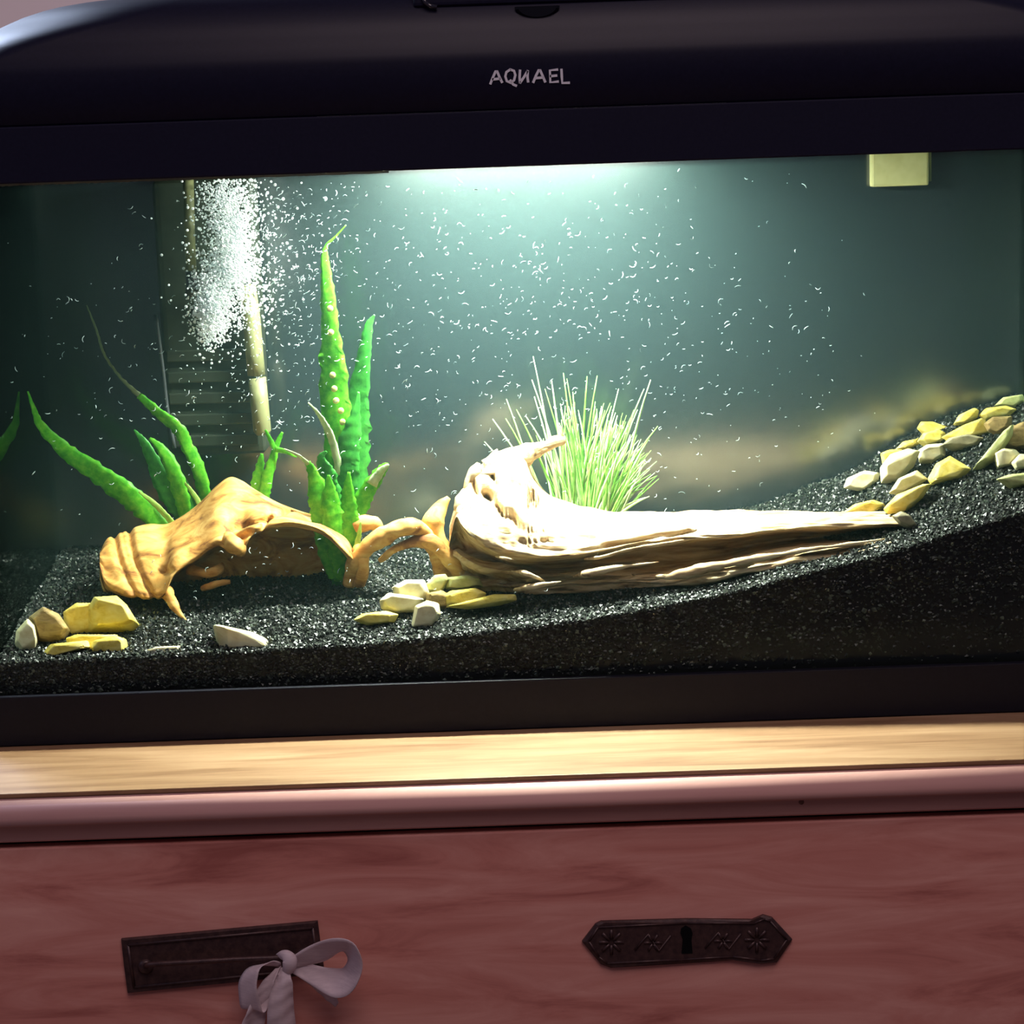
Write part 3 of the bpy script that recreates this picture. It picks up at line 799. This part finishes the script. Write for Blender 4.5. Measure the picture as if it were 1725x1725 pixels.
# ------------------------------------------------------------------ ferns
def leaf(plant, ctrl, m, n=36, fold=0.10, wave=0.05, name='leaf'):
    """ctrl: (px,py,Y,width_px) from base to tip"""
    n = int(n * 1.4)
    C = crom(ctrl, n)
    path = [at(c[0], c[1], c[2]) for c in C]
    vs, fs = [], []
    cols = (-0.5, -0.27, 0.0, 0.27, 0.5)
    ph = random.uniform(0, 6)
    for i in range(n):
        t = (path[min(i + 1, n - 1)] - path[max(i - 1, 0)]).normalized()
        side = t.cross(Vector((0, 1, 0)))
        side = side.normalized() if side.length > 1e-3 else Vector((1, 0, 0))
        tw = math.sin(i * 0.16 + ph) * 0.22
        nrm = side.cross(t).normalized()
        side = side * math.cos(tw) + nrm * math.sin(tw)
        w = max(0.0005, 1.22 * C[i][3] * pxm(C[i][2]))
        for c_ in cols:
            edge = wave * w * math.sin(i * 1.9 + c_ * 9 + ph) * (abs(c_) * 2)
            vs.append(path[i] + side * (c_ * w * (1 + 0.05 * math.sin(i * 1.35 + ph + c_ * 3)) * (random.uniform(0.84, 1.08) if abs(c_) == 0.5 else 1)) + nrm * (fold * w * abs(c_) * 2 + edge))
    k = len(cols)
    for i in range(n - 1):
        for j in range(k - 1):
            fs.append((i * k + j, i * k + j + 1, (i + 1) * k + j + 1, (i + 1) * k + j))
    o = adopt(mesh_obj(name, vs, fs, m), plant)
    md = o.modifiers.new('thickness', 'SOLIDIFY')
    md.thickness = 0.0005
    return o

fern = empty('tall_fern', at(570, 982, 0.14), 'tall bright green fern rooted in front between the driftwood pieces', 'plant')
tl = leaf(fern, [(566, 980, 0.138, 14), (572, 900, 0.135, 26), (574, 847, 0.134, 34), (570, 739, 0.135, 42), (561, 632, 0.137, 40), (555, 542, 0.138, 26), (550, 470, 0.139, 17), (547, 434, 0.139, 11), (550, 414, 0.14, 5), (566, 398, 0.14, 2.5), (583, 379, 0.14, 1.2)], M_leaf, 60)
for x_, y_ in ((560, 632), (563, 655), (566, 675), (574, 692), (577, 711), (568, 757), (557, 560), (556, 520)):
    p = at(x_, y_, 0.1335)
    bm = bmesh.new()
    bmesh.ops.create_icosphere(bm, subdivisions=2, radius=0.0026, matrix=Matrix.Translation(p) @ Matrix.Diagonal((1, 0.35, 1, 1)))
    s_o = bm_obj('spore_spot', bm, M_spot, smooth=True)
    s_o.parent = tl
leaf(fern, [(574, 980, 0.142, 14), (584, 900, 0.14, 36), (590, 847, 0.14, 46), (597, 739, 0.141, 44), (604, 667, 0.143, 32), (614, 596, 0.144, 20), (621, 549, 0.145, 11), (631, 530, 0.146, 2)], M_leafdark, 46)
leaf(fern, [(572, 800, 0.132, 10), (562, 750, 0.128, 11), (551, 722, 0.126, 10), (537, 698, 0.125, 6), (519, 678, 0.125, 2)], M_leafpale, 24)
leaf(fern, [(566, 960, 0.132, 18), (552, 890, 0.124, 34), (543, 850, 0.121, 40), (528, 800, 0.12, 18), (518, 778, 0.12, 8)], M_leaf, 32)
leaf(fern, [(520, 782, 0.12, 6), (505, 769, 0.119, 5), (490, 761, 0.119, 3), (478, 756, 0.119, 1.5)], M_leafpale, 14)
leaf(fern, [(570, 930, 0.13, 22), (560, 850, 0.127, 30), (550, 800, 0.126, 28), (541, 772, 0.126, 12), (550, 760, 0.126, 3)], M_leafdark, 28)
leaf(fern, [(580, 970, 0.134, 14), (586, 905, 0.130, 24), (612, 840, 0.128, 26), (634, 805, 0.127, 20), (648, 787, 0.127, 12), (655, 782, 0.127, 4)], M_leaf, 30)
leaf(fern, [(626, 817, 0.1262, 16), (640, 796, 0.1258, 13), (650, 786, 0.1258, 7), (655, 782, 0.126, 2)], M_leafpale, 12)
leaf(fern, [(560, 975, 0.13, 12), (547, 920, 0.124, 24), (538, 870, 0.122, 24), (531, 826, 0.121, 8)], M_leaf, 24)
leaf(fern, [(578, 978, 0.13, 8), (596, 935, 0.122, 9), (604, 905, 0.12, 7), (608, 878, 0.12, 2)], M_leaflime, 20)
leaf(fern, [(572, 980, 0.128, 16), (570, 930, 0.122, 30), (562, 880, 0.12, 32), (556, 830, 0.12, 20), (554, 800, 0.121, 4)], M_leaf, 26)
leaf(fern, [(577, 980, 0.129, 14), (582, 930, 0.124, 28), (588, 880, 0.122, 30), (586, 830, 0.123, 18), (588, 795, 0.124, 4)], M_leaf, 26)
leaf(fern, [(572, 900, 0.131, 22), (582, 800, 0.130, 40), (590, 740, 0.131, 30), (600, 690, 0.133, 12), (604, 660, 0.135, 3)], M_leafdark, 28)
vs, fs = tube_data([at(568, 990, 0.137), at(570, 960, 0.135), at(574, 930, 0.134)], [0.0045, 0.004, 0.002], 8)
adopt(mesh_obj('stem', vs, fs, M_leafdark), fern)

pl2 = empty('arching_fern', at(315, 900, 0.185), 'fern with long arching leaves growing behind the hollow driftwood', 'plant')
leaf(pl2, [(296, 905, 0.185, 12), (284, 893, 0.183, 18), (261, 876, 0.18, 26), (226, 843, 0.178, 34), (174, 804, 0.178, 33), (116, 764, 0.179, 24), (70, 719, 0.175, 13), (56, 686, 0.172, 6), (47, 659, 0.170, 2)], M_leaf, 50)
leaf(pl2, [(350, 870, 0.185, 14), (345, 835, 0.183, 19), (334, 791, 0.181, 20), (316, 753, 0.18, 18), (299, 722, 0.179, 19), (263, 692, 0.18, 15), (234, 666, 0.181, 9)], M_leaf, 40)
leaf(pl2, [(236, 668, 0.181, 8), (203, 636, 0.182, 4), (176, 597, 0.183, 3.5), (163, 557, 0.184, 3), (146, 514, 0.185, 1.2)], M_stem, 30, 0.1, 0.2)
leaf(pl2, [(312, 892, 0.192, 14), (304, 868, 0.19, 20), (280, 829, 0.188, 26), (262, 786, 0.188, 24), (242, 745, 0.189, 12), (226, 724, 0.19, 2)], M_leafdark, 32)
leaf(pl2, [(316, 895, 0.18, 12), (313, 872, 0.178, 18), (305, 835, 0.176, 24), (291, 791, 0.176, 22), (272, 757, 0.177, 14), (252, 738, 0.178, 4)], M_leaf, 32)
leaf(pl2, [(342, 880, 0.178, 6), (339, 858, 0.177, 7), (328, 835, 0.176, 7), (311, 812, 0.176, 3)], M_leaflime, 16)
leaf(pl2, [(306, 897, 0.176, 8), (290, 880, 0.174, 9), (262, 850, 0.173, 8), (234, 828, 0.173, 3)], M_leaflime, 20)
leaf(pl2, [(328, 890, 0.186, 12), (322, 860, 0.185, 16), (312, 820, 0.185, 12), (308, 800, 0.186, 3)], M_leafdark, 20)
vs, fs = tube_data([at(318, 955, 0.186), at(314, 910, 0.184), at(310, 885, 0.182)], [0.006, 0.005, 0.002], 8)
adopt(mesh_obj('stem', vs, fs, M_leafdark), pl2)

pl3 = empty('fern_sprout', at(440, 850, 0.18), 'small forked fern sprout showing above the hollow driftwood', 'plant')
leaf(pl3, [(428, 850, 0.182, 12), (432, 815, 0.18, 16), (438, 785, 0.18, 12), (441, 764, 0.18, 4)], M_leaf, 20)
leaf(pl3, [(440, 855, 0.178, 14), (446, 825, 0.177, 18), (454, 791, 0.176, 15), (464, 757, 0.176, 9), (470, 740, 0.176, 7), (476, 728, 0.176, 3)], M_leaf, 28)
leaf(pl3, [(464, 760, 0.175, 8), (456, 742, 0.175, 7), (447, 724, 0.175, 3)], M_leaf, 14)
leaf(pl3, [(463, 757, 0.174, 8), (480, 760, 0.174, 7), (492, 766, 0.174, 4), (500, 770, 0.174, 2)], M_leaf, 14)
vs, fs = tube_data([at(434, 930, 0.182), at(436, 880, 0.18), at(440, 845, 0.178)], [0.004, 0.003, 0.0015], 8)
adopt(mesh_obj('stem', vs, fs, M_leafdark), pl3)

# ------------------------------------------------------------------ grass clump
tuft = empty('grass_tuft', at(985, 905, 0.19), 'bushy tuft of thin light green grass behind the pale log', 'plant')
tips = [(898, 600, .185), (896, 640, .19), (853, 672, .18), (929, 640, .195), (949, 628, .2), (955, 638, .19), (989, 634, .19), (1006, 633, .2), (1042, 655, .2), (1096, 640, .18), (1108, 718, .17), (1074, 690, .2),
        (1068, 690, .19), (830, 706, .18), (852, 705, .19), (816, 744, .175), (1060, 712, .2), (1072, 812, .17), (1064, 810, .18), (1094, 836, .165), (1088, 838, .17), (1075, 760, .18), (1030, 684, .21), (870, 690, .2), (900, 668, .2),
        (944, 680, .21), (965, 660, .21), (918, 655, .205), (1085, 655, .19), (1095, 735, .185), (1040, 700, .18), (885, 700, .175)]
nb = 0
def blade(tip, base, ybase, m, bend, wpx):
    n = 9
    b0, t0 = at(base[0], base[1], ybase), at(tip[0], tip[1], tip[2])
    mid = (b0 + t0) / 2 + Vector((bend, random.uniform(-0.01, 0.01), abs(bend) * 0.4 + 0.004))
    path = []
    for i in range(n):
        u = i / (n - 1)
        path.append(b0 * (1 - u) ** 2 + mid * (2 * u * (1 - u)) + t0 * u * u)
    rad = [wpx * 0.5 * pxm(ybase) * (1 - 0.72 * (i / (n - 1)) ** 2) for i in range(n)]
    vs, fs = tube_data(path, rad, 4, 0.6)
    return adopt(mesh_obj('blade', vs, fs, m), tuft)
def base_for(tx):
    c_ = 975 + (tx - 960) * 0.30
    return (max(905, min(1050, c_ + random.uniform(-22, 22))), 895 + random.uniform(-6, 12))
for tx, ty, tY in tips:
    b0 = base_for(tx)
    blade((tx, ty, tY), b0, 0.19 + random.uniform(-0.012, 0.012), M_bladepale if random.random() < 0.65 else M_blade, (tx - b0[0]) * -0.00006 * random.uniform(0.2, 1.4), random.uniform(4.6, 6.4))
for i in range(230):
    a = random.triangular(-0.72, 1.2, 0.45)
    r_ = random.uniform(0.45, 0.96)
    R_ = 205 - 40 * abs(a - 0.1)
    tx, ty = 975 + math.sin(a) * R_ * r_ * 0.80 + (25 if a > 0 else 0), 872 - math.cos(a) * R_ * r_ * (1.02 if a < 0.6 else 1.0)
    b0 = base_for(tx)
    blade((tx, ty, random.uniform(0.165, 0.225)), b0, 0.19 + random.uniform(-0.02, 0.02), M_blade if random.random() < 0.68 else M_bladepale, random.uniform(-0.008, 0.008) - (tx - b0[0]) * 0.00005, random.uniform(3.6, 5.6))

# ------------------------------------------------------------------ stones
def stone(poly, mkey, label, group, Y=None, depth=None, lift=0.0):
    P = np.array(poly, float)
    cx_, cy_ = P.mean(0)
    poly = [(cx_ + (x - cx_) * 1.08, cy_ + (y - cy_) * 1.1) for x, y in poly]
    w, h = np.ptp(P[:, 0]), np.ptp(P[:, 1])
    if Y is None:                       # stand on the gravel: walk back until the sight line through its foot meets it
        fy_ = P[:, 1].max() - 2
        Y = 0.235
        for k_ in range(240):
            y_ = 0.014 + k_ * 0.001
            p_ = at(cx_, fy_, y_)
            if p_.z <= float(gravel_z(p_.x, y_)) + 0.0005:
                Y = y_
                break
    th = depth if depth else 0.38 * min(w, h * 1.3) * pxm(0) + 0.003
    Yc = min(max(Y + th * 0.4, 0.0065 + th), 0.25)
    rnd = random.Random(int(cx_ * 7 + cy_ * 13))
    pts = []
    for x, y in poly:
        pts.append(at(x, y, Yc + rnd.uniform(-0.15, 0.15) * th))
    for ins, dy in ((0.66, -1.0), (0.82, -0.62), (0.6, 0.95)):
        for x, y in poly:
            q = ins + rnd.uniform(-0.10, 0.10)
            pts.append(at(cx_ + (x - cx_) * q + rnd.uniform(-1, 1), cy_ + (y - cy_) * q - (h * 0.06 if dy < 0 else 0), Yc + dy * th * rnd.uniform(0.8, 1.05)))
    c = at(cx_, cy_, Yc)
    bm = bmesh.new()
    for p in pts:
        bm.verts.new(p - c)
    r = bmesh.ops.convex_hull(bm, input=bm.verts[:])
    bad = [g for g in r['geom_interior'] + r['geom_unused'] if isinstance(g, bmesh.types.BMVert)]
    if bad:
        bmesh.ops.delete(bm, geom=list(set(bad)), context='VERTS')
    bmesh.ops.dissolve_limit(bm, angle_limit=math.radians(9), verts=bm.verts[:], edges=bm.edges[:])
    bmesh.ops.bevel(bm, geom=bm.edges[:], offset=0.0008, segments=2, affect='EDGES', profile=0.5)
    o = bm_obj('stone', bm, STONE[mkey])
    o.location = c + Vector((0, 0, lift))
    tag(o, label, 'stone', group)
    return o
GL, GC, GR = 'stones by the front glass', 'stones beside the pale log', 'stones heaped on the high gravel'
def box6(x0, x1, y0, y1, tl=0.25, tr=0.25, bl=0.2, br=0.2):
    w, h = x1 - x0, y1 - y0
    return [(x0 + w * tl, y0), (x1 - w * tr, y0 + h * 0.04), (x1, y0 + h * 0.40), (x1 - w * br, y1), (x0 + w * bl, y1 - h * 0.03), (x0, y0 + h * 0.55)]
stone([(148, 1030), (160, 1008), (196, 1006), (212, 1020), (232, 1052), (222, 1062), (150, 1066)], 'yellow', 'largest bright yellow stone with a white facet near the front glass', GL, 0.055)
stone([(108, 1032), (128, 1018), (156, 1018), (160, 1070), (112, 1080)], 'yellow', 'yellow stone wedged behind between the brown stone and the largest yellow one', GL, 0.06)
stone([(50, 1042), (72, 1026), (98, 1036), (116, 1062), (108, 1080), (80, 1092), (62, 1080)], 'brown', 'brown streaked stone leaning on a pale stone by the side glass', GL, 0.045)
stone([(28, 1064), (46, 1044), (58, 1054), (63, 1080), (58, 1098), (34, 1100), (26, 1084)], 'pale', 'pale egg-like stone closest to the aquarium side glass', GL, 0.035)
stone([(68, 1106), (86, 1086), (146, 1080), (150, 1092), (84, 1110)], 'yellow', 'slanted flat yellow stone lowest in the front cluster', GL, 0.022)
stone([(112, 1076), (128, 1070), (196, 1070), (190, 1086), (120, 1092)], 'yellow', 'broad yellow stone supporting the largest one', GL, 0.036)
stone([(146, 1092), (160, 1080), (192, 1072), (211, 1078), (216, 1100), (180, 1108), (152, 1108)], 'yellow', 'blocky yellow stone with a greyish rounded end below the largest one', GL, 0.024)
stone([(232, 1098), (262, 1090), (308, 1088), (312, 1102), (250, 1104)], 'pale', 'thin sliver of cream stone lying alone near the front glass', GL, 0.02, 0.006)
stone([(362, 1056), (370, 1054), (425, 1066), (446, 1076), (458, 1094), (430, 1100), (372, 1102)], 'pale', 'solitary wedge-shaped stone with a white top near the front glass', GL, 0.022, 0.016)

stone([(662, 990), (684, 978), (714, 979), (722, 1000), (712, 1018), (670, 1016)], 'pale', 'large white stone at the back of the trio beside the fern', GC, 0.075)
stone([(641, 1012), (655, 1000), (690, 1004), (712, 1010), (700, 1030), (668, 1034), (644, 1026)], 'pale', 'white stone with a yellow end resting against the large white one', GC, 0.058)
stone([(597, 1044), (612, 1034), (650, 1030), (670, 1036), (662, 1050), (620, 1054)], 'yellow', 'flat pale yellow stone lying alone on the gravel below the fern', GC, 0.045, 0.008)
stone([(700, 1022), (720, 1014), (738, 1018), (741, 1036), (726, 1060), (692, 1062), (696, 1044)], 'pale', 'small upright white stone standing foremost in the middle cluster', GC, 0.034)
stone([(716, 986), (732, 970), (750, 968), (756, 978), (742, 1000), (722, 996)], 'green', 'greenish stone topping the middle cluster', GC, 0.088)
stone([(752, 974), (786, 970), (806, 974), (812, 988), (778, 994), (752, 992)], 'green', 'olive stone tucked under the broken end of the log', GC, 0.092)
stone([(720, 1000), (744, 996), (758, 1004), (756, 1026), (730, 1030), (716, 1018)], 'brown', 'small dark brown stone in the shade of the greenish one', GC, 0.07)
stone([(748, 1004), (760, 996), (800, 992), (818, 1000), (808, 1014), (780, 1022), (750, 1020)], 'yellow', 'golden stone between the flat yellow slab and the log', GC, 0.066)
stone([(754, 1022), (800, 1012), (830, 1002), (866, 1002), (868, 1012), (840, 1020), (790, 1026)], 'yellow', 'long flat yellow slab lying along the foot of the log', GC, 0.05, 0.009)

for poly, mk, lab, dep in [
    ([(1676, 684), (1690, 670), (1722, 665), (1726, 676), (1708, 688)], 'green', 'dim greenish stone at the very top of the heap', 0.20),
    ([(1650, 700), (1662, 688), (1694, 684), (1712, 690), (1700, 700), (1660, 708)], 'yellow', 'yellow stone second from the top of the heap', 0.185),
    ([(1606, 716), (1616, 700), (1640, 688), (1648, 692), (1646, 704), (1624, 716)], 'yellow', 'bright yellow finger-shaped stone tilted upward on the heap', 0.185),
    ([(1658, 714), (1672, 704), (1704, 702), (1702, 722), (1680, 734), (1664, 726)], 'brown', 'brown stone in shadow below the top of the heap', 0.17),
    ([(1546, 722), (1552, 711), (1572, 711), (1602, 722), (1590, 728), (1556, 732)], 'yellow', 'dull golden stone at the upper back edge of the heap', 0.185),
    ([(1588, 736), (1620, 718), (1656, 706), (1670, 730), (1640, 736), (1600, 744)], 'yellow', 'long yellow slab across the middle of the heap', 0.16),
    ([(1546, 744), (1556, 730), (1580, 724), (1592, 730), (1590, 744), (1560, 754)], 'yellow', 'yellow stone under the dull golden one', 0.165),
    ([(1508, 758), (1522, 744), (1546, 740), (1548, 750), (1528, 760)], 'yellow', 'small yellow stone on the upper slope of the heap', 0.165),
    ([(1484, 764), (1500, 758), (1520, 758), (1516, 774), (1488, 784)], 'yellow', 'small angular yellow stone at the outer upper edge of the heap', 0.15),
    ([(1588, 750), (1600, 738), (1630, 732), (1656, 738), (1648, 752), (1606, 760)], 'grey', 'dark grey oval stone sunk in the middle of the heap', 0.14),
    ([(1484, 788), (1500, 768), (1530, 758), (1548, 762), (1538, 786), (1510, 812), (1486, 812)], 'pale', 'large glaring white stone at the near edge of the heap', 0.13),
    ([(1546, 760), (1562, 750), (1590, 748), (1592, 768), (1572, 782), (1550, 780)], 'pale', 'pale yellow stone next to the large glaring white one', 0.135),
    ([(1564, 806), (1578, 782), (1600, 770), (1634, 790), (1618, 808), (1570, 816)], 'yellow', 'large five-sided deep yellow stone at the foot of the heap', 0.10),
    ([(1422, 822), (1428, 806), (1456, 794), (1480, 798), (1478, 812), (1456, 828), (1440, 826)], 'pale', 'cream stone lying apart on the gravel uphill from the log tip', 0.14),
    ([(1499, 830), (1514, 808), (1544, 794), (1562, 808), (1548, 818), (1520, 834)], 'pale', 'whitish tilted stone above the one touching the log', 0.112),
    ([(1490, 856), (1510, 836), (1552, 818), (1568, 817), (1552, 840), (1526, 862), (1496, 864)], 'yellow', 'slanted yellow stone touching the end of the log', 0.10),
    ([(1420, 864), (1440, 850), (1470, 843), (1490, 850), (1480, 864), (1440, 870)], 'yellow', 'flat yellow stone peeping over the top of the log', 0.135),
    ([(1640, 790), (1666, 758), (1690, 728), (1706, 718), (1704, 736), (1680, 772), (1656, 788)], 'green', 'long greenish slab leaning steeply on the heap', 0.13),
    ([(1686, 752), (1700, 722), (1724, 712), (1745, 720), (1745, 752), (1712, 760)], 'brown', 'orange-brown stone beside the leaning greenish slab', 0.125),
    ([(1674, 764), (1690, 756), (1710, 758), (1720, 768), (1700, 786), (1680, 790)], 'pale', 'pale triangular stone at the foot of the leaning slab', 0.10),
    ([(1704, 780), (1718, 766), (1742, 768), (1742, 788), (1712, 792)], 'pale', 'small pale stone half out of view below the orange-brown one', 0.095),
    ([(1680, 808), (1700, 800), (1745, 796), (1745, 816), (1704, 824)], 'green', 'flat greenish-white slab at the lower end of the heap', 0.075),
    ([(1503, 870), (1518, 862), (1532, 868), (1544, 884), (1536, 894), (1516, 884)], 'grey', 'greyish stone capping the tip of the log', 0.062),
]:
    stone(poly, mk, lab, GR)


# ------------------------------------------------------------------ internal filter
flt = empty('internal_filter', at(365, 770, 0.23), 'dark ribbed internal filter with a pale edge behind the bubbles', 'filter')
fa, fb = at(272, 600, 0.215), at(440, 600, 0.215)
fzb, fzt = at(360, 768, 0.215).z, 0.399
box_obj('filter_body', fa.x, fb.x, 0.217, TD - 0.004, fzb, fzt, M_filter, flt, 0.006, 3)
for k_ in range(5):
    zz = at(360, 742 - k_ * 36, 0.215).z
    box_obj('filter_rib', fa.x + 0.004, fb.x - 0.006, 0.2135, 0.2175, zz - 0.0045, zz + 0.0045, M_filter, flt, 0.001)
sp = [at(x, y, 0.205) for x, y in ((416, 480), (424, 540), (428, 590), (432, 632))]
vs, fs = tube_data(sp, [0.007, 0.0072, 0.0072, 0.0072], 12)
o = adopt(mesh_obj('pale_tube', vs, fs, M_strip), flt)
sp = [at(x, y, 0.205) for x, y in ((433, 636), (437, 680), (442, 726), (443, 732))]
vs, fs = tube_data(sp, [0.0072, 0.0074, 0.0072, 0.005], 12)
adopt(mesh_obj('pale_tube', vs, fs, M_strip), flt)
sp = [at(x, y, 0.20) for x, y in ((317, 296), (319, 380), (322, 456))]
vs, fs = tube_data(sp, [0.0043] * 3, 12)
adopt(mesh_obj('pale_tube', vs, fs, M_strip), flt)
sp = [at(x, y, 0.20) for x, y in ((322, 457), (323, 480), (324, 500))]
vs, fs = tube_data(sp, [0.0046, 0.0046, 0.006], 12)
adopt(mesh_obj('hose_end', vs, fs, M_hose), flt)
sp = [at(x, y, 0.212) for x, y in ((262, 530), (274, 620), (282, 690), (294, 755))]
vs, fs = tube_data([Vector(p) for p in crom([tuple(p) for p in sp], 14)], [0.0016] * 14, 8)
adopt(mesh_obj('air_line', vs, fs, simple('clear_hose', (0.035, 0.04, 0.045), 0.4)), flt)
sp = [at(372, 470, 0.2), at(368, 500, 0.185), at(364, 522, 0.172)]
vs, fs = tube_data(sp, [0.008, 0.0075, 0.0065], 12)
adopt(mesh_obj('nozzle', vs, fs, M_filter), flt)

# pale block hanging at the back under the hood
pa, pb = at(1467, 258, 0.252), at(1566, 312, 0.252)
clip = empty('hanging_clip', ((pa.x + pb.x) / 2, 0.255, pb.z), 'pale yellow plastic block hanging at the rear glass just below the hood', 'clip')
box_obj('clip_block', pa.x, pb.x - 0.0008, 0.250, TD - 0.001, pb.z, 0.408, M_clip, clip, 0.002)
box_obj('clip_edge', pb.x - 0.0008, pb.x + 0.0016, 0.252, TD - 0.001, pb.z + 0.003, 0.408, M_strip, clip, 0.0008)

# ------------------------------------------------------------------ bubbles and drifting particles
def scatter_mesh(name, centers, sizes, shape_v, shape_f, m, label, cat):
    n = len(centers)
    RMn = rotm(n)
    lv = np.einsum('nij,kj->nki', RMn, shape_v) * sizes[:, None, None] + centers[:, None, :]
    ff = (np.array(shape_f)[None] + (np.arange(n) * len(shape_v))[:, None, None]).reshape(-1, len(shape_f[0]))
    o = mesh_obj(name, lv.reshape(-1, 3).tolist(), ff.tolist(), m)
    return tag(o, label, cat, kind='stuff')
bm = bmesh.new()
bmesh.ops.create_icosphere(bm, subdivisions=1, radius=1.0)
bm.verts.ensure_lookup_table()
IV = np.array([v.co[:] for v in bm.verts]); IF = [[v.index for v in f.verts] for f in bm.faces]
bm.free()
cs = []
for n_, cx_, cy_, sx_, sy_, y0_, y1_ in ((2600, 356, 520, 14, 27, 0.13, 0.19), (1500, 372, 460, 22, 40, 0.14, 0.195), (2000, 394, 415, 14, 36, 0.14, 0.195), (1500, 385, 345, 28, 34, 0.14, 0.2), (800, 412, 480, 22, 40, 0.13, 0.2), (450, 410, 440, 50, 80, 0.1, 0.2)):
    for _ in range(n_):
        x_, y_ = random.gauss(cx_, sx_), random.gauss(cy_, sy_)
        if y_ < 300 or y_ > 640:
            continue
        p = at(x_, y_, random.uniform(y0_, y1_))
        if p.z < 0.3985:
            cs.append(p[:])
cs = np.array(cs)
scatter_mesh('air_bubbles', cs, rng.uniform(0.00042, 0.0010, len(cs)) * rng.choice([1, 1, 1, 1.5], len(cs)), IV, IF, M_bubble, 'white plume of air bubbles rising in front of the filter', 'bubbles')
# flecks: short bent slivers adrift in the water
cs, sz_, kind_ = [], [], []
for n_, cx_, cy_, sx_, sy_ in ((380, 490, 420, 60, 110), (560, 850, 470, 230, 180), (300, 640, 600, 240, 190), (280, 1130, 600, 170, 140), (180, 420, 640, 90, 90), (120, 500, 980, 200, 40), (90, 150, 560, 110, 150)):
    for _ in range(n_):
        x_, y_ = random.gauss(cx_, sx_), random.gauss(cy_, sy_)
        if not (6 < x_ < 1500 and 262 < y_ < 1010):
            continue
        p = at(x_, y_, random.uniform(0.012, 0.2))
        if p.z > 0.395 or p.z < gravel_z(p.x, p.y) + 0.004 or abs(p.x) > 0.395:
            continue
        cs.append(p[:])
cs = np.array(cs)
V_, F_ = [], []
for c in cs:
    L_ = random.choice((0.0006, 0.0012, 0.002, 0.003, 0.0044)) * random.uniform(0.6, 1.2)
    w_ = random.uniform(0.00014, 0.00028)
    a = random.gauss(0.5, 0.5) if random.random() < 0.6 else random.uniform(0, 6.28)
    d = Vector((math.cos(a), random.uniform(-0.5, 0.5), math.sin(a))).normalized()
    nrm = Vector((-d.z, 0, d.x))
    bend = random.uniform(-0.4, 0.4) * L_
    path = [Vector(c) + d * (L_ * (u - 0.5)) + nrm * (bend * (1 - (2 * u - 1) ** 2)) for u in (0, 0.33, 0.66, 1)]
    vs, fs = tube_data(path, [w_ * 0.5, w_, w_, w_ * 0.5], 4)
    o_ = len(V_)
    V_ += vs
    F_ += [tuple(i + o_ for i in q) for q in fs]
o = mesh_obj('drifting_particles', V_, F_, M_speck)
tag(o, 'countless tiny white flecks drifting through the water', 'particles', kind='stuff')
